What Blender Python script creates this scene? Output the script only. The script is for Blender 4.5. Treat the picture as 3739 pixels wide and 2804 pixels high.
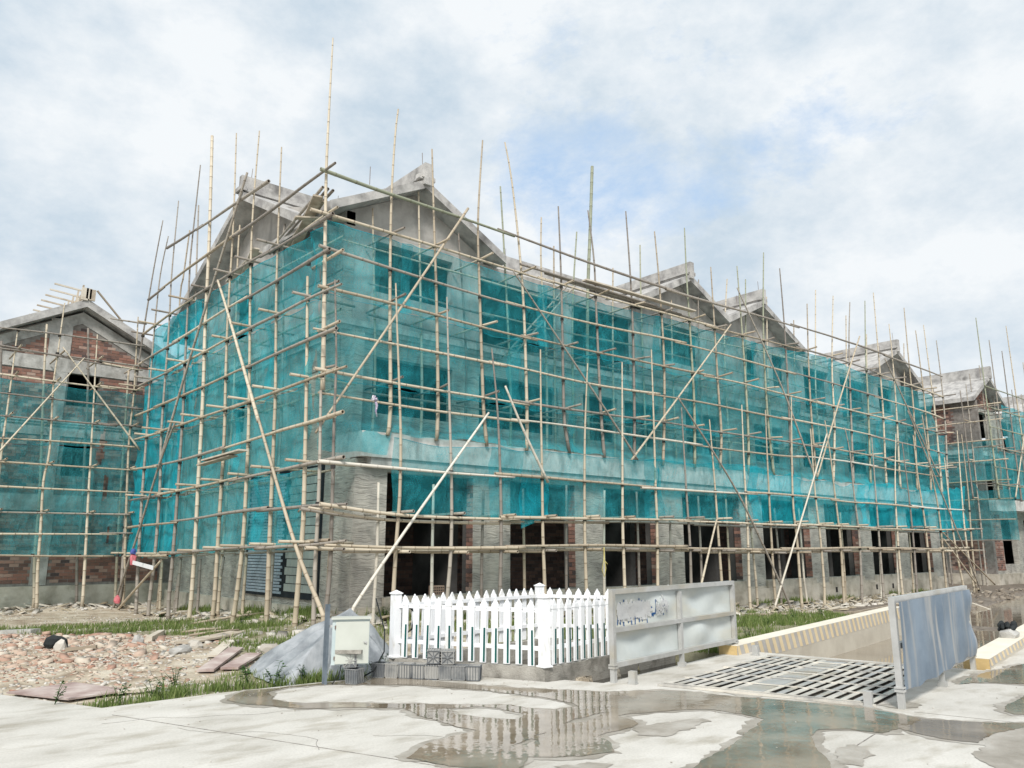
import bpy, math, random
import numpy as np
from mathutils import Vector, Matrix
random.seed(7); RNG = np.random.default_rng(7)
sc = bpy.context.scene
for o in list(bpy.data.objects): bpy.data.objects.remove(o)
col = sc.collection
# ---------------------------------------------------------------- camera
cam = bpy.data.objects.new('camera', bpy.data.cameras.new('camera')); col.objects.link(cam)
_th, _ya = math.atan(600/2850), math.radians(49.75)
_F = Vector((math.cos(_ya)*math.cos(_th), math.sin(_ya)*math.cos(_th), math.sin(_th)))
_R = Vector((math.sin(_ya), -math.cos(_ya), 0)); _U = _R.cross(_F)
cam.matrix_world = Matrix(((_R.x,_U.x,-_F.x,0),(_R.y,_U.y,-_F.y,0),(_R.z,_U.z,-_F.z,1.6),(0,0,0,1)))
cam.data.sensor_width = 36; cam.data.lens = 36*2850/3739
cam.data.clip_end = 3000; cam.data.clip_start = .05
sc.camera = cam
# ---------------------------------------------------------------- light
SUN_EL, SUN_AZ = math.radians(44), math.radians(224)     # azimuth measured from +X towards +Y
sun = bpy.data.objects.new('sun', bpy.data.lights.new('sun', 'SUN')); col.objects.link(sun)
sun.data.energy = 2.5; sun.data.angle = math.radians(14); sun.data.color = (1, .965, .91)
_sd = Vector((math.cos(SUN_EL)*math.cos(SUN_AZ), math.cos(SUN_EL)*math.sin(SUN_AZ), math.sin(SUN_EL)))
sun.rotation_euler = _sd.to_track_quat('Z', 'Y').to_euler(); sun.location = _sd*60
world = bpy.data.worlds.new('World'); sc.world = world; world.use_nodes = True
sc.view_settings.view_transform = 'Standard'; sc.view_settings.look = 'None'
sc.view_settings.exposure = 0.62; sc.view_settings.gamma = 1; sc.view_settings.use_curve_mapping = False
sc.cycles.transparent_max_bounces = 24; sc.cycles.max_bounces = 8
def build_world():
    nt = world.node_tree; nt.nodes.clear(); N = nt.nodes.new; L = nt.links.new
    out = N('ShaderNodeOutputWorld'); bg = N('ShaderNodeBackground'); bg.inputs[1].default_value = .12
    sky = N('ShaderNodeTexSky'); sky.sky_type = 'NISHITA'; sky.sun_disc = False
    sky.sun_elevation = SUN_EL; sky.sun_rotation = math.pi/2 - SUN_AZ; sky.dust_density = 2.5
    tc = N('ShaderNodeTexCoord'); mp = N('ShaderNodeMapping'); mp.inputs['Scale'].default_value = (1.3, 1.3, 2.2)
    mp.inputs['Location'].default_value = (3.15, 1.7, .4); L(tc.outputs['Generated'], mp.inputs['Vector'])
    n1 = N('ShaderNodeTexNoise'); n1.inputs['Scale'].default_value = 2.6; n1.inputs['Detail'].default_value = 9; n1.inputs['Roughness'].default_value = .66
    n1.inputs['Distortion'].default_value = .15; L(mp.outputs[0], n1.inputs['Vector'])
    n2 = N('ShaderNodeTexNoise'); n2.inputs['Scale'].default_value = 3.3; n2.inputs['Detail'].default_value = 12; n2.inputs['Roughness'].default_value = .63
    L(mp.outputs[0], n2.inputs['Vector'])
    r1 = N('ShaderNodeValToRGB'); r1.color_ramp.elements[0].position = .20; r1.color_ramp.elements[1].position = .385
    # one break in the cloud, right of centre above the roofs
    dt = N('ShaderNodeVectorMath'); dt.operation = 'DOT_PRODUCT'; L(tc.outputs['Generated'], dt.inputs[0]); dt.inputs[1].default_value = (0.6853,0.5485,0.4791)
    g1 = N('ShaderNodeMapRange'); g1.inputs['From Min'].default_value = .972; g1.inputs['From Max'].default_value = .999; g1.inputs['To Max'].default_value = .21; L(dt.outputs['Value'], g1.inputs['Value'])
    s1 = N('ShaderNodeMath'); s1.operation = 'SUBTRACT'; L(n1.outputs['Fac'], s1.inputs[0]); L(g1.outputs['Result'], s1.inputs[1])
    L(s1.outputs[0], r1.inputs[0])
    r2 = N('ShaderNodeValToRGB'); e = r2.color_ramp.elements       # cloud brightness
    e[0].position = .34; e[0].color = (3.2, 3.8, 4.35, 1); e[1].position = .60; e[1].color = (4.95, 5.15, 5.3, 1)
    L(n2.outputs['Fac'], r2.inputs[0])
    # blue gaps: the sky itself thinned by high haze
    hz = N('ShaderNodeMix'); hz.data_type = 'RGBA'; hz.inputs['Factor'].default_value = .8
    L(sky.outputs[0], hz.inputs['A']); hz.inputs['B'].default_value = (2.9, 3.9, 5.2, 1)
    mx = N('ShaderNodeMix'); mx.data_type = 'RGBA'
    L(r1.outputs['Color'], mx.inputs['Factor']); L(hz.outputs['Result'], mx.inputs['A']); L(r2.outputs['Color'], mx.inputs['B'])
    L(mx.outputs['Result'], bg.inputs[0]); L(bg.outputs[0], out.inputs[0])
build_world()

# ---------------------------------------------------------------- data measured on the site (metres)
UF=[[(6.85,14.2,12.61),(6.85,14.2,10.86),(6.86,14.2,9.44),(6.93,14.2,7.5),(7.01,14.2,5.39),(7.03,14.2,4.71)],[(8.57,14.2,11.55),(8.51,14.2,10.82),(8.47,14.2,9.19),(8.52,14.2,6.87),(8.62,14.2,4.53),(8.57,14.2,3.94)],[(9.53,14.2,10.88),(9.63,14.2,9.12),(9.75,14.2,7.13),(9.85,14.2,4.68),(9.82,14.2,3.93)],[(11.05,14.2,11.66),(10.93,14.2,9.49),(10.99,14.2,7.81),(11.09,14.2,5.77),(11.15,14.2,4.76),(11.25,14.2,3.94)],[(11.78,14.2,11.87),(12,14.2,10.93),(12.25,14.2,9.19),(12.41,14.2,7.47),(12.5,14.2,4.94),(12.49,14.2,3.93)],[(13.66,14.2,10.65),(13.71,14.2,9.34),(13.74,14.2,7.96),(13.76,14.2,5.05),(13.79,14.2,4.66),(13.95,14.2,3.94)],[(14.81,14.2,10.87),(15.01,14.2,9.43),(15.06,14.2,7.76),(15.14,14.2,5.21),(15.24,14.2,3.93)],[(16.41,14.2,11.31),(16.52,14.2,9.3),(16.55,14.2,7.57),(16.5,14.2,5.36),(16.43,14.2,3.9)],[(17.7,14.2,11.03),(17.83,14.2,9.35),(17.9,14.2,7.31),(17.83,14.2,5.57),(17.66,14.2,3.91)],[(19.2,14.2,11.56),(19.19,14.2,9.92),(19.23,14.2,8.32),(19.26,14.2,5.98),(19.14,14.2,3.94)],[(20.5,14.2,10.56),(20.52,14.2,8.83),(20.54,14.2,6.67),(20.57,14.2,5.09),(20.4,14.2,3.96)],[(22.01,14.2,10.96),(22.06,14.2,9.13),(22.09,14.2,6.88),(22.05,14.2,5.09),(21.94,14.2,3.97)],[(23.73,14.2,11.88),(23.36,14.2,8.79),(23.27,14.2,5.91),(23.41,14.2,3.97)],[(24.73,14.2,11.53),(24.76,14.2,9.53),(24.71,14.2,7.53),(24.57,14.2,4.84),(24.61,14.2,3.98)],[(26.48,14.2,10.55),(26.23,14.2,8.06),(26.13,14.2,5.92),(26.15,14.2,3.94)],[(28.54,14.2,11.3),(27.96,14.2,8.32),(27.77,14.2,6.08),(27.33,14.2,3.96)],[(29.89,14.2,11.32),(29.48,14.2,9.45),(29.18,14.2,7.09),(28.84,14.2,3.99)],[(31.23,14.2,11.66),(30.82,14.2,9.2),(30.64,14.2,7.27),(30.32,14.2,4.94),(30.22,14.2,4.01)],[(32.08,14.2,12.2),(32.01,14.2,10.13),(31.96,14.2,8.4),(31.87,14.2,6.94),(31.61,14.2,4.8),(31.56,14.2,4.01)],[(33.28,14.2,11.05),(33.26,14.2,9.08),(33.09,14.2,6.83),(32.82,14.2,4.64),(32.8,14.2,3.92)],[(34.98,14.2,12.12),(34.87,14.2,9.33),(34.85,14.2,7.77),(34.6,14.2,5.73),(34.35,14.2,3.93)],[(35.95,14.2,11.25),(36.04,14.2,9.76),(36.06,14.2,7.92),(35.94,14.2,5.59),(35.71,14.2,3.93)],[(36.89,14.2,11.68),(36.99,14.2,9.64),(37.05,14.2,7.51),(36.9,14.2,4.69),(36.84,14.2,3.93)],[(38.17,14.2,11.17),(38.21,14.2,9.28),(38.07,14.2,7.08),(37.74,14.2,5.25),(37.49,14.2,3.92)]]
UI=[[(8.51,15.1,9.38),(8.72,15.1,5.86)],[(9.75,15.1,10.57),(9.8,15.1,9.48),(10,15.1,5.46)],[(11,15.1,9.44),(11.28,15.1,6.38)],[(12.37,15.1,11.16),(12.53,15.1,9.03),(12.73,15.1,5.74)],[(13.86,15.1,10.69),(13.84,15.1,9.16),(14,15.1,6.83)],[(14.33,15.1,9.96),(14.31,15.1,7.35)],[(15.26,15.1,10.64),(15.07,15.1,8.75),(15,15.1,6.87)],[(16.78,15.1,9.89),(16.66,15.1,6.77)],[(18.08,15.1,10.97),(18.03,15.1,9.34),(18.02,15.1,7.06)],[(19.53,15.1,9.46),(19.45,15.1,7.2)],[(21.06,15.1,10.5),(20.93,15.1,9),(20.84,15.1,5.76)],[(22.74,15.1,10.91),(22.4,15.1,8.93),(22.29,15.1,7.08)],[(23.9,15.1,11.16),(23.54,15.1,7.25)],[(25.23,15.1,10.78),(24.93,15.1,7.44)],[(27.04,15.1,10.22),(26.75,15.1,7.16)],[(28.93,15.1,11.86),(28.55,15.1,9.44),(28.27,15.1,7.35)],[(31.32,15.1,11.25),(30.71,15.1,7.09)],[(33.05,15.1,10.74),(32.52,15.1,7.29)],[(36.75,15.1,10.96),(36.04,15.1,6.94)]]
THICK=[[(15.87,15,12.88),(15.72,15,10.79),(15.57,15,8.84),(15.47,15,6.13)]]
LF=[[(6.58,12.9,6.58),(6.69,12.9,5.09),(6.71,12.9,3.87),(6.75,12.9,2.37),(6.77,12.9,1.21),(6.72,12.9,0.48)],[(7.86,12.9,6.81),(7.92,12.9,5.99),(8.05,12.9,4.25),(8.09,12.9,3.56),(8.1,12.9,2.55),(8.05,12.9,1.61),(8.01,12.9,0.13)],[(9.12,12.9,6.79),(9.24,12.9,4.37),(9.32,12.9,2.77),(9.33,12.9,1.61),(9.25,12.9,0.54),(9.25,12.9,0.1)],[(10.34,12.9,5.87),(10.51,12.9,4.51),(10.6,12.9,2.93),(10.62,12.9,1.64),(10.6,12.9,0.83),(10.6,12.9,0.12)],[(11.78,12.9,6.09),(11.78,12.9,4.65),(11.8,12.9,3.07),(11.81,12.9,1.84),(11.84,12.9,1.14),(11.87,12.9,0.11)],[(13.33,12.9,6),(13.2,12.9,4.48),(13.14,12.9,3.05),(13.12,12.9,1.66),(13.14,12.9,0.61),(13.16,12.9,0.1)],[(14.58,12.9,6.22),(14.52,12.9,4.62),(14.43,12.9,2.27),(14.43,12.9,1.45),(14.44,12.9,0.06)],[(15.75,12.9,6.75),(15.74,12.9,4.93),(15.71,12.9,2.98),(15.72,12.9,2.52),(15.69,12.9,1.45),(15.62,12.9,0.03)],[(16.92,12.9,5.33),(16.95,12.9,4.04),(16.98,12.9,2.78),(17.02,12.9,1.55),(16.96,12.9,-0.02)],[(18.16,12.9,5.13),(18.25,12.9,3.35),(18.29,12.9,1.86),(18.33,12.9,0.67),(18.33,12.9,-0.07)],[(19.79,12.9,5.74),(19.72,12.9,3.91),(19.7,12.9,2.11),(19.61,12.9,0.54),(19.61,12.9,-0.11)],[(21.04,12.9,5.73),(20.96,12.9,4.17),(20.9,12.9,2.13),(20.88,12.9,0.5),(20.91,12.9,-0.02)],[(22.59,12.9,6.33),(22.24,12.9,3.2),(22.3,12.9,1.89),(22.3,12.9,0.45),(22.31,12.9,-0.03)],[(23.62,12.9,5.4),(23.6,12.9,3.26),(23.7,12.9,1.91),(23.7,12.9,0.41),(23.64,12.9,-0.09)],[(24.6,12.9,5.78),(24.76,12.9,4.73),(24.86,12.9,3.31),(24.96,12.9,1.91),(24.89,12.9,0.38),(24.86,12.9,-0.15)],[(25.92,12.9,5.68),(26.13,12.9,4.84),(26.17,12.9,3.37),(26.26,12.9,1.93),(26.07,12.9,-0.06)],[(27.86,12.9,5.5),(27.76,12.9,3.56),(27.69,12.9,1.96),(27.62,12.9,-0.04)],[(29.85,12.9,5.82),(29.31,12.9,3.63),(29.11,12.9,1.56),(29.08,12.9,-0.01)],[(30.31,12.9,5.55),(30.41,12.9,3.68),(30.4,12.9,1.77),(30.27,12.9,0.03)],[(31.35,12.9,5.9),(31.39,12.9,4.17),(31.58,12.9,2.42),(31.51,12.9,0.15)],[(32.39,12.9,6.82),(32.62,12.9,4.91),(32.96,12.9,2.89),(32.87,12.9,0.11)],[(34.11,12.9,5.25),(34.13,12.9,2.23),(34.54,12.9,0.1)],[(35.78,12.9,6.51),(35.48,12.9,3.91),(35.34,12.9,2.02),(35.58,12.9,0.03)],[(36.21,12.9,6.39),(36.18,12.9,3.95),(35.94,12.9,2.02),(35.81,12.9,0.02)]]
LI=[[(8.1,13.7,2.89),(8.12,13.7,1.61),(8.08,13.7,0.19)],[(9.43,13.7,2.92),(9.43,13.7,1.64),(9.44,13.7,0.3)],[(10.77,13.7,2.86),(10.74,13.7,1.65),(10.73,13.7,0.23)],[(11.93,13.7,2.95),(11.96,13.7,1.34),(11.97,13.7,0.23)],[(13.33,13.7,3.1),(13.29,13.7,1.33),(13.28,13.7,0.16)],[(14.67,13.7,3.04),(14.59,13.7,1.32),(14.58,13.7,0.13)],[(15.9,13.7,3.06),(15.9,13.7,1.31),(15.88,13.7,0.14)],[(17.26,13.7,2.72),(17.21,13.7,1.3),(17.14,13.7,0.12)],[(18.55,13.7,3.06),(18.55,13.7,1.28),(18.49,13.7,0.13)],[(19.89,13.7,3.03),(19.87,13.7,0.65),(19.84,13.7,0.07)],[(21.03,13.7,3.01),(21.1,13.7,2.14),(21.21,13.7,0.46),(21.21,13.7,0.13)],[(22.48,13.7,2.84),(22.56,13.7,0.71),(22.51,13.7,0.08)],[(23.93,13.7,2.88),(23.94,13.7,0.54),(24.01,13.7,0.01)],[(26.66,13.7,2.83),(26.59,13.7,0.47),(26.54,13.7,-0.03)],[(29.47,13.7,2.87),(29.28,13.7,0.73),(29.16,13.7,-0.03)],[(30.88,13.7,2.65),(30.57,13.7,0.03)],[(31.98,13.7,2.26),(31.86,13.7,0.03)]]
FL=[[(6.68,14.1,9.4),(7.45,14.1,9.36),(8.4,14.1,9.35),(9.68,14.1,9.35),(10.89,14.1,9.38),(12.1,14.1,9.34),(13.61,14.1,9.24),(15.06,14.1,9.27),(16.4,14.1,9.2),(17.36,14.1,9.21),(19.05,14.1,9.3),(20.46,14.1,9.27),(21.93,14.1,9.35),(24.58,14.1,9.41),(28.04,14.1,9.58),(30.67,14.1,9.5),(33.03,14.1,9.51),(35.73,14.1,9.49),(38.09,14.1,9.42)],[(6.51,14.1,8.44),(7.6,14.1,8.46),(8.43,14.1,8.44),(9.7,14.1,8.46),(10.9,14.1,8.43),(12.27,14.1,8.41),(13.65,14.1,8.38),(14.94,14.1,8.37),(16.39,14.1,8.39),(17.85,14.1,8.45),(19.11,14.1,8.48),(20.39,14.1,8.46),(21.94,14.1,8.52),(23.22,14.1,8.51),(26.15,14.1,8.71),(27.97,14.1,8.76),(30.7,14.1,8.6),(33.25,14.1,8.57),(36.07,14.1,8.49),(37.97,14.1,8.44)],[(6.74,14.1,7.72),(8.41,14.1,7.6),(9.72,14.1,7.58),(10.96,14.1,7.5),(11.89,14.1,7.53),(13.64,14.1,7.49),(14.94,14.1,7.51),(16.42,14.1,7.57),(17.72,14.1,7.69),(19.13,14.1,7.68),(20.41,14.1,7.7),(21.95,14.1,7.68),(23.32,14.1,7.64),(25.99,14.1,7.66),(27.78,14.1,7.67),(29.17,14.1,7.63),(30.38,14.1,7.58),(33.03,14.1,7.59),(35.82,14.1,7.52),(37.66,14.1,7.4)],[(6.77,14.1,6.85),(8.44,14.1,6.86),(9.68,14.1,6.8),(11.02,14.1,6.76),(12.37,14.1,6.75),(13.68,14.1,6.7),(14.98,14.1,6.75),(16.38,14.1,6.79),(17.74,14.1,6.82),(19.14,14.1,6.78),(20.42,14.1,6.85),(21.96,14.1,6.9),(23.22,14.1,6.85),(25.97,14.1,6.79),(27.62,14.1,6.74),(28.93,14.1,6.78),(31.59,14.1,6.75),(34.36,14.1,6.7),(37.71,14.1,6.71)],[(6.71,14.1,5.94),(8.43,14.1,5.96),(9.75,14.1,5.92),(11.03,14.1,5.93),(12.37,14.1,5.95),(13.66,14.1,5.84),(15.01,14.1,5.8),(16.39,14.1,5.9),(17.77,14.1,5.96),(19.16,14.1,5.96),(20.43,14.1,5.98),(21.95,14.1,5.94),(23.21,14.1,5.92),(25.96,14.1,5.95),(27.62,14.1,6),(28.73,14.1,5.94),(30.36,14.1,5.95),(32.99,14.1,5.93),(35.87,14.1,5.82),(37.57,14.1,5.76)],[(6.78,14.1,5.12),(7.64,14.1,5.09),(8.55,14.1,5.06),(9.79,14.1,5.07),(10.94,14.1,5.05),(12.37,14.1,5.07),(13.66,14.1,5.05),(15,14.1,5.1),(16.31,14.1,5.09),(17.75,14.1,5.15),(19.08,14.1,5.14),(20.4,14.1,5.12),(21.84,14.1,5.15),(23.18,14.1,5.16),(25.94,14.1,5.2),(27.55,14.1,5.13),(30.26,14.1,5.14),(32.66,14.1,5.05),(35.86,14.1,5.06),(37.35,14.1,5.08)],[(6.89,14.1,4.65),(8.53,14.1,4.61),(10.12,14.1,4.58),(10.94,14.1,4.6),(12.37,14.1,4.62),(13.71,14.1,4.65),(15.11,14.1,4.64),(16.36,14.1,4.62),(17.79,14.1,4.6),(19.05,14.1,4.66),(20.36,14.1,4.6),(21.78,14.1,4.56),(24.46,14.1,4.71),(26.09,14.1,4.76),(28.47,14.1,4.76),(31,14.1,4.71),(34.11,14.1,4.7),(36.8,14.1,4.69)]]
FLL=[[(6.35,12.85,3.14),(7.24,12.85,3.14),(8,12.85,3.1),(9.25,12.85,3.11),(9.99,12.85,3.11),(11.12,12.85,3.14),(11.73,12.85,3.12),(13.06,12.85,3.13),(14.41,12.85,3.11),(15.61,12.85,3.09),(16.96,12.85,3.11),(18.04,12.85,3.12),(19.6,12.85,3.16),(20.86,12.85,3.18),(22.1,12.85,3.19),(23.47,12.85,3.16),(24.79,12.85,3.16),(26.08,12.85,3.13),(27.59,12.85,3.15),(29.14,12.85,3.17),(30.34,12.85,3.16),(31.41,12.85,3.09),(32.89,12.85,3.09),(35.43,12.85,3.14)],[(6.42,12.85,2.39),(7.11,12.85,2.26),(8.03,12.85,2.21),(9.26,12.85,2.21),(11.11,12.85,2.21),(13.07,12.85,2.25),(14.37,12.85,2.27),(15.64,12.85,2.3),(17.97,12.85,2.33),(19.59,12.85,2.31),(20.84,12.85,2.29),(22.19,12.85,2.33),(23.56,12.85,2.3),(24.82,12.85,2.3),(26.17,12.85,2.3),(27.47,12.85,2.27),(29.01,12.85,2.3),(31.53,12.85,2.32),(32.89,12.85,2.24),(35.67,12.85,2.32)],[(6.56,12.85,1.67),(8.05,12.85,1.62),(10,12.85,1.6),(11.11,12.85,1.62),(13.05,12.85,1.66),(14.34,12.85,1.66),(15.63,12.85,1.62),(17.91,12.85,1.63),(19.57,12.85,1.59),(20.79,12.85,1.55),(22.17,12.85,1.56),(23.55,12.85,1.59),(24.81,12.85,1.61),(26.15,12.85,1.58),(27.54,12.85,1.62),(28.87,12.85,1.65),(30.24,12.85,1.62),(31.44,12.85,1.6),(32.81,12.85,1.58),(35.44,12.85,1.6)],[(6.25,12.85,2.32),(7.05,12.85,2.18),(8.03,12.85,2.1),(10,12.85,2.1),(11.11,12.85,2.14),(13.97,12.85,2.19)],[(6.96,12.85,1.55),(8.73,12.85,1.56),(11.11,12.85,1.55),(14.6,12.85,1.56),(19.16,12.85,1.5),(25.37,12.85,1.49),(33.78,12.85,1.49)]]
LO=[[(6.85,14.8,7.24),(6.85,14.58,5.09),(6.85,14.45,3.41),(6.85,14.37,2.12),(6.85,14.39,1.7),(6.85,14.49,0.2)],[(6.85,13.91,4.64),(6.85,13.81,3.35),(6.85,13.77,2.41),(6.85,13.77,1.19),(6.85,13.73,0.31)],[(6.85,16.63,11),(6.85,16.54,9.39),(6.85,16.38,7.32),(6.85,16.1,5.13),(6.85,16.01,3.96),(6.85,15.9,1.82),(6.85,15.82,0.56),(6.85,15.81,0.11)],[(6.85,18.12,12.08),(6.85,18.16,9.95),(6.85,18.01,8.16),(6.85,17.63,5.63),(6.85,17.43,4.11),(6.85,17.38,3.38),(6.85,17.31,1.84),(6.85,17.48,0.48),(6.85,17.6,-0.01)],[(6.85,19.79,12.74),(6.85,19.47,9.94),(6.85,19.36,7.65),(6.85,19.21,6.16),(6.85,18.95,4.27),(6.85,18.89,3.02),(6.85,18.84,1.85),(6.85,18.78,0.41),(6.85,18.86,-0.08)],[(6.85,21.81,13.53),(6.85,21.28,10.04),(6.85,21.02,7.58),(6.85,20.77,5.9),(6.85,20.62,4.45),(6.85,20.55,3.37),(6.85,20.41,1.87),(6.85,20.35,0.34),(6.85,20.4,-0.09)],[(6.85,22.67,12.94),(6.85,22.83,10.27),(6.85,22.78,9.5),(6.85,22.48,6.92),(6.85,22.29,5.58),(6.85,22.2,4.62),(6.85,22.09,2.68),(6.85,22.05,1.37),(6.85,22.07,0.25),(6.85,22,-0.15)],[(6.85,24.56,12.45),(6.85,24.55,9.96),(6.85,24.29,8.01),(6.85,24.2,6.45),(6.85,24.06,4.83),(6.85,23.73,3.3),(6.85,23.61,1.63),(6.85,23.73,0.17),(6.85,23.73,-0.22)],[(6.85,25.31,11.49),(6.85,25.79,10.34),(6.85,25.86,8.68),(6.85,25.78,7.03),(6.85,25.58,4.99),(6.85,25.42,3.1),(6.85,25.15,1.06),(6.85,24.93,-0.15)],[(6.85,26.12,12.31),(6.85,26.73,10.42),(6.85,27.22,8.13),(6.85,27.4,6.64),(6.85,27.4,5.19),(6.85,27.2,3.5),(6.85,26.72,0.43),(6.85,26.81,-0.07)]]
LIN=[[(7.5,25.33,11.88),(7.5,25.58,10.24),(7.5,25.71,9.59),(7.5,25.14,5.8)],[(7.5,24.64,12.52),(7.5,24.25,10.03),(7.5,23.45,5.58)],[(7.5,20.79,10.56),(7.5,20.74,9.31),(7.5,20.27,5.15)],[(7.5,17.67,9.57),(7.5,17.73,9.35),(7.5,17.19,4.74)],[(7.5,25.08,1.25),(7.5,24.97,0.09),(7.5,24.92,-0.16)],[(7.5,23.4,1.3),(7.5,23.59,0.15),(7.5,23.61,-0.12)],[(7.5,21.82,1.32),(7.5,21.75,0.24),(7.5,21.75,-0.03)],[(7.5,20.14,1.38),(7.5,20.39,0.31),(7.5,20.45,-0.01)],[(7.5,18.67,1.51),(7.5,18.7,0.39),(7.5,18.7,0.07)],[(7.5,14.47,3.14),(7.5,14.48,0.59),(7.5,14.51,0.3)]]
LL=[[(6.78,13.64,9.39),(6.78,14.18,9.41),(6.78,16.41,9.41),(6.78,17.96,9.47),(6.78,19.38,9.57),(6.78,20.84,9.55),(6.78,22.31,9.61),(6.78,24.4,9.69),(6.78,26.64,9.67)],[(6.78,17.1,10.29),(6.78,18.12,10.37),(6.78,19.33,10.46),(6.78,21.08,10.63),(6.78,22.59,10.72),(6.78,24.26,10.9),(6.78,25.09,10.97)],[(6.78,13.63,8.26),(6.78,16.25,8.36),(6.78,17.88,8.44),(6.78,19.29,8.5),(6.78,20.86,8.53),(6.78,22.34,8.6),(6.78,23.94,8.6),(6.78,25.59,8.58),(6.78,26.91,8.53)],[(6.78,13.7,7.52),(6.78,16.23,7.54),(6.78,17.63,7.55),(6.78,19.1,7.57),(6.78,20.65,7.57),(6.78,22.07,7.5),(6.78,24.1,7.52),(6.78,25.45,7.58),(6.78,27.81,7.55)],[(6.78,13.12,6.63),(6.78,14.33,6.71),(6.78,16.1,6.7),(6.78,17.58,6.71),(6.78,19.04,6.73),(6.78,20.57,6.71),(6.78,21.99,6.68),(6.78,24.16,6.74),(6.78,25.56,6.76),(6.78,26.97,6.78)],[(6.78,13.24,5.76),(6.78,14.52,5.81),(6.78,16.06,5.8),(6.78,17.42,5.76),(6.78,18.95,5.75),(6.78,20.62,5.73),(6.78,22.02,5.73),(6.78,23.86,5.74),(6.78,25.46,5.81),(6.78,26.85,5.8)],[(6.78,12.77,4.93),(6.78,13.77,4.94),(6.78,14.43,4.94),(6.78,15.93,4.94),(6.78,17.38,4.88),(6.78,18.81,4.92),(6.78,20.34,4.91),(6.78,21.96,4.89),(6.78,23.74,4.96),(6.78,25.37,4.94),(6.78,26.79,5.01)],[(6.78,12.83,4.07),(6.78,13.81,4.05),(6.78,14.39,4.04),(6.78,15.88,4.05),(6.78,17.22,3.99),(6.78,19.04,3.97),(6.78,20.33,3.91),(6.78,22.04,3.89),(6.78,23.69,3.94),(6.78,25.26,3.99),(6.78,26.67,4.06)],[(6.78,12.72,3.23),(6.78,13.72,3.23),(6.78,14.29,3.21),(6.78,15.84,3.22),(6.78,17.26,3.17),(6.78,18.86,3.13),(6.78,20.22,3.12),(6.78,21.93,3.08),(6.78,23.43,3.07),(6.78,25.18,3.09),(6.78,26.57,3.09)],[(6.78,12.53,2.39),(6.78,13.63,2.43),(6.78,14.26,2.4),(6.78,15.8,2.41),(6.78,17.22,2.41),(6.78,18.71,2.38),(6.78,20.16,2.3),(6.78,21.85,2.28),(6.78,23.39,2.28),(6.78,25.01,2.32),(6.78,26.47,2.24)],[(6.78,12.5,1.75),(6.78,13.63,1.69),(6.78,14.24,1.66),(6.78,15.76,1.63),(6.78,17.16,1.6),(6.78,18.54,1.58),(6.78,20.12,1.52),(6.78,21.84,1.45),(6.78,23.2,1.41),(6.78,25,1.38),(6.78,26.37,1.39)]]
BR=[[(6.82,13.98,3.8),(8.38,13.98,6.26),(10.46,13.98,9.57)],[(11.87,13.98,8.33),(15.12,13.98,5.17),(16.33,13.98,3.94)],[(16.05,13.98,3.92),(18.12,13.98,5.84),(21.12,13.98,8.69)],[(21.59,13.98,10.04),(23.89,13.98,7.03),(25.64,13.98,4.06)],[(29.99,13.98,9.87),(27.73,13.98,6.81),(25.8,13.98,4.03)],[(32.04,13.98,9.28),(36.22,13.98,4.63)]]
BRL=[[(10.15,12.75,4.41),(7.12,12.75,0.57)],[(16.58,12.75,5.56),(19.06,12.75,3.16),(21.04,12.75,0.5),(21.41,12.75,-0.08)],[(24.37,12.75,5.29),(22.66,12.75,2.86),(20.62,12.75,0)],[(30.75,12.75,6.78),(35.82,12.75,0)],[(32.73,12.75,2.21),(37.47,12.75,0.11)],[(32.74,12.75,1.96),(35.42,12.75,0.22)],[(10.6,12.75,5.05),(11.14,12.75,4.1),(11.84,12.75,3.03)],[(18.04,12.75,2.37),(17.46,12.75,1.19),(17.07,12.75,0.37)]]
BRX=[[(6.7,19.88,8.49),(6.7,18.92,7.35),(6.7,16.52,4.32)],[(6.7,16.54,4.38),(6.7,14.36,1.68),(6.7,13.06,0.42)],[(6.7,18.34,10.96),(6.7,20.3,8.39),(6.7,21.99,6.14),(6.7,23.57,3.79)],[(6.7,22.37,5.03),(6.7,23.43,3.98),(6.7,25,1.93),(6.7,26.77,-0.15)],[(6.7,22.52,1.28),(6.7,26.17,-0.17)]]
B2P=[[(3.27,26.8,8.03),(3.28,26.8,6.58),(3.28,26.8,5.38),(3.28,26.8,4.39),(3.33,26.8,2.38),(3.47,26.8,0.04)],[(4.41,26.8,9.09),(4.39,26.8,7.36),(4.38,26.8,6.42),(4.49,26.8,4.49),(4.43,26.8,3.55),(4.51,26.8,2.1),(4.56,26.8,0.96),(4.64,26.8,0.04)],[(5.42,26.8,8.25),(5.49,26.8,6.89),(5.61,26.8,4.58),(5.67,26.8,3.3),(5.75,26.8,1.82),(5.83,26.8,0.19)],[(6.56,26.8,9.06),(6.62,26.8,7.71),(6.67,26.8,6.4),(6.68,26.8,4.67),(6.95,26.8,0.29)]]
B2I=[[(4.14,27.7,8.55),(4.24,27.7,6.86),(4.51,27.7,3.3),(4.59,27.7,1.35),(4.71,27.7,0.13)],[(5.31,27.7,8.64),(5.49,27.7,6.84),(5.63,27.7,4.51),(5.74,27.7,2.43),(5.74,27.7,1.34),(5.85,27.7,0.14)],[(6.66,27.7,7.41),(6.68,27.7,6.77),(6.75,27.7,4.69),(6.86,27.7,1.83),(6.95,27.7,0.08)],[(3,27.7,7.8),(3.16,27.7,6.07),(3.7,27.7,0.21)]]
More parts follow.
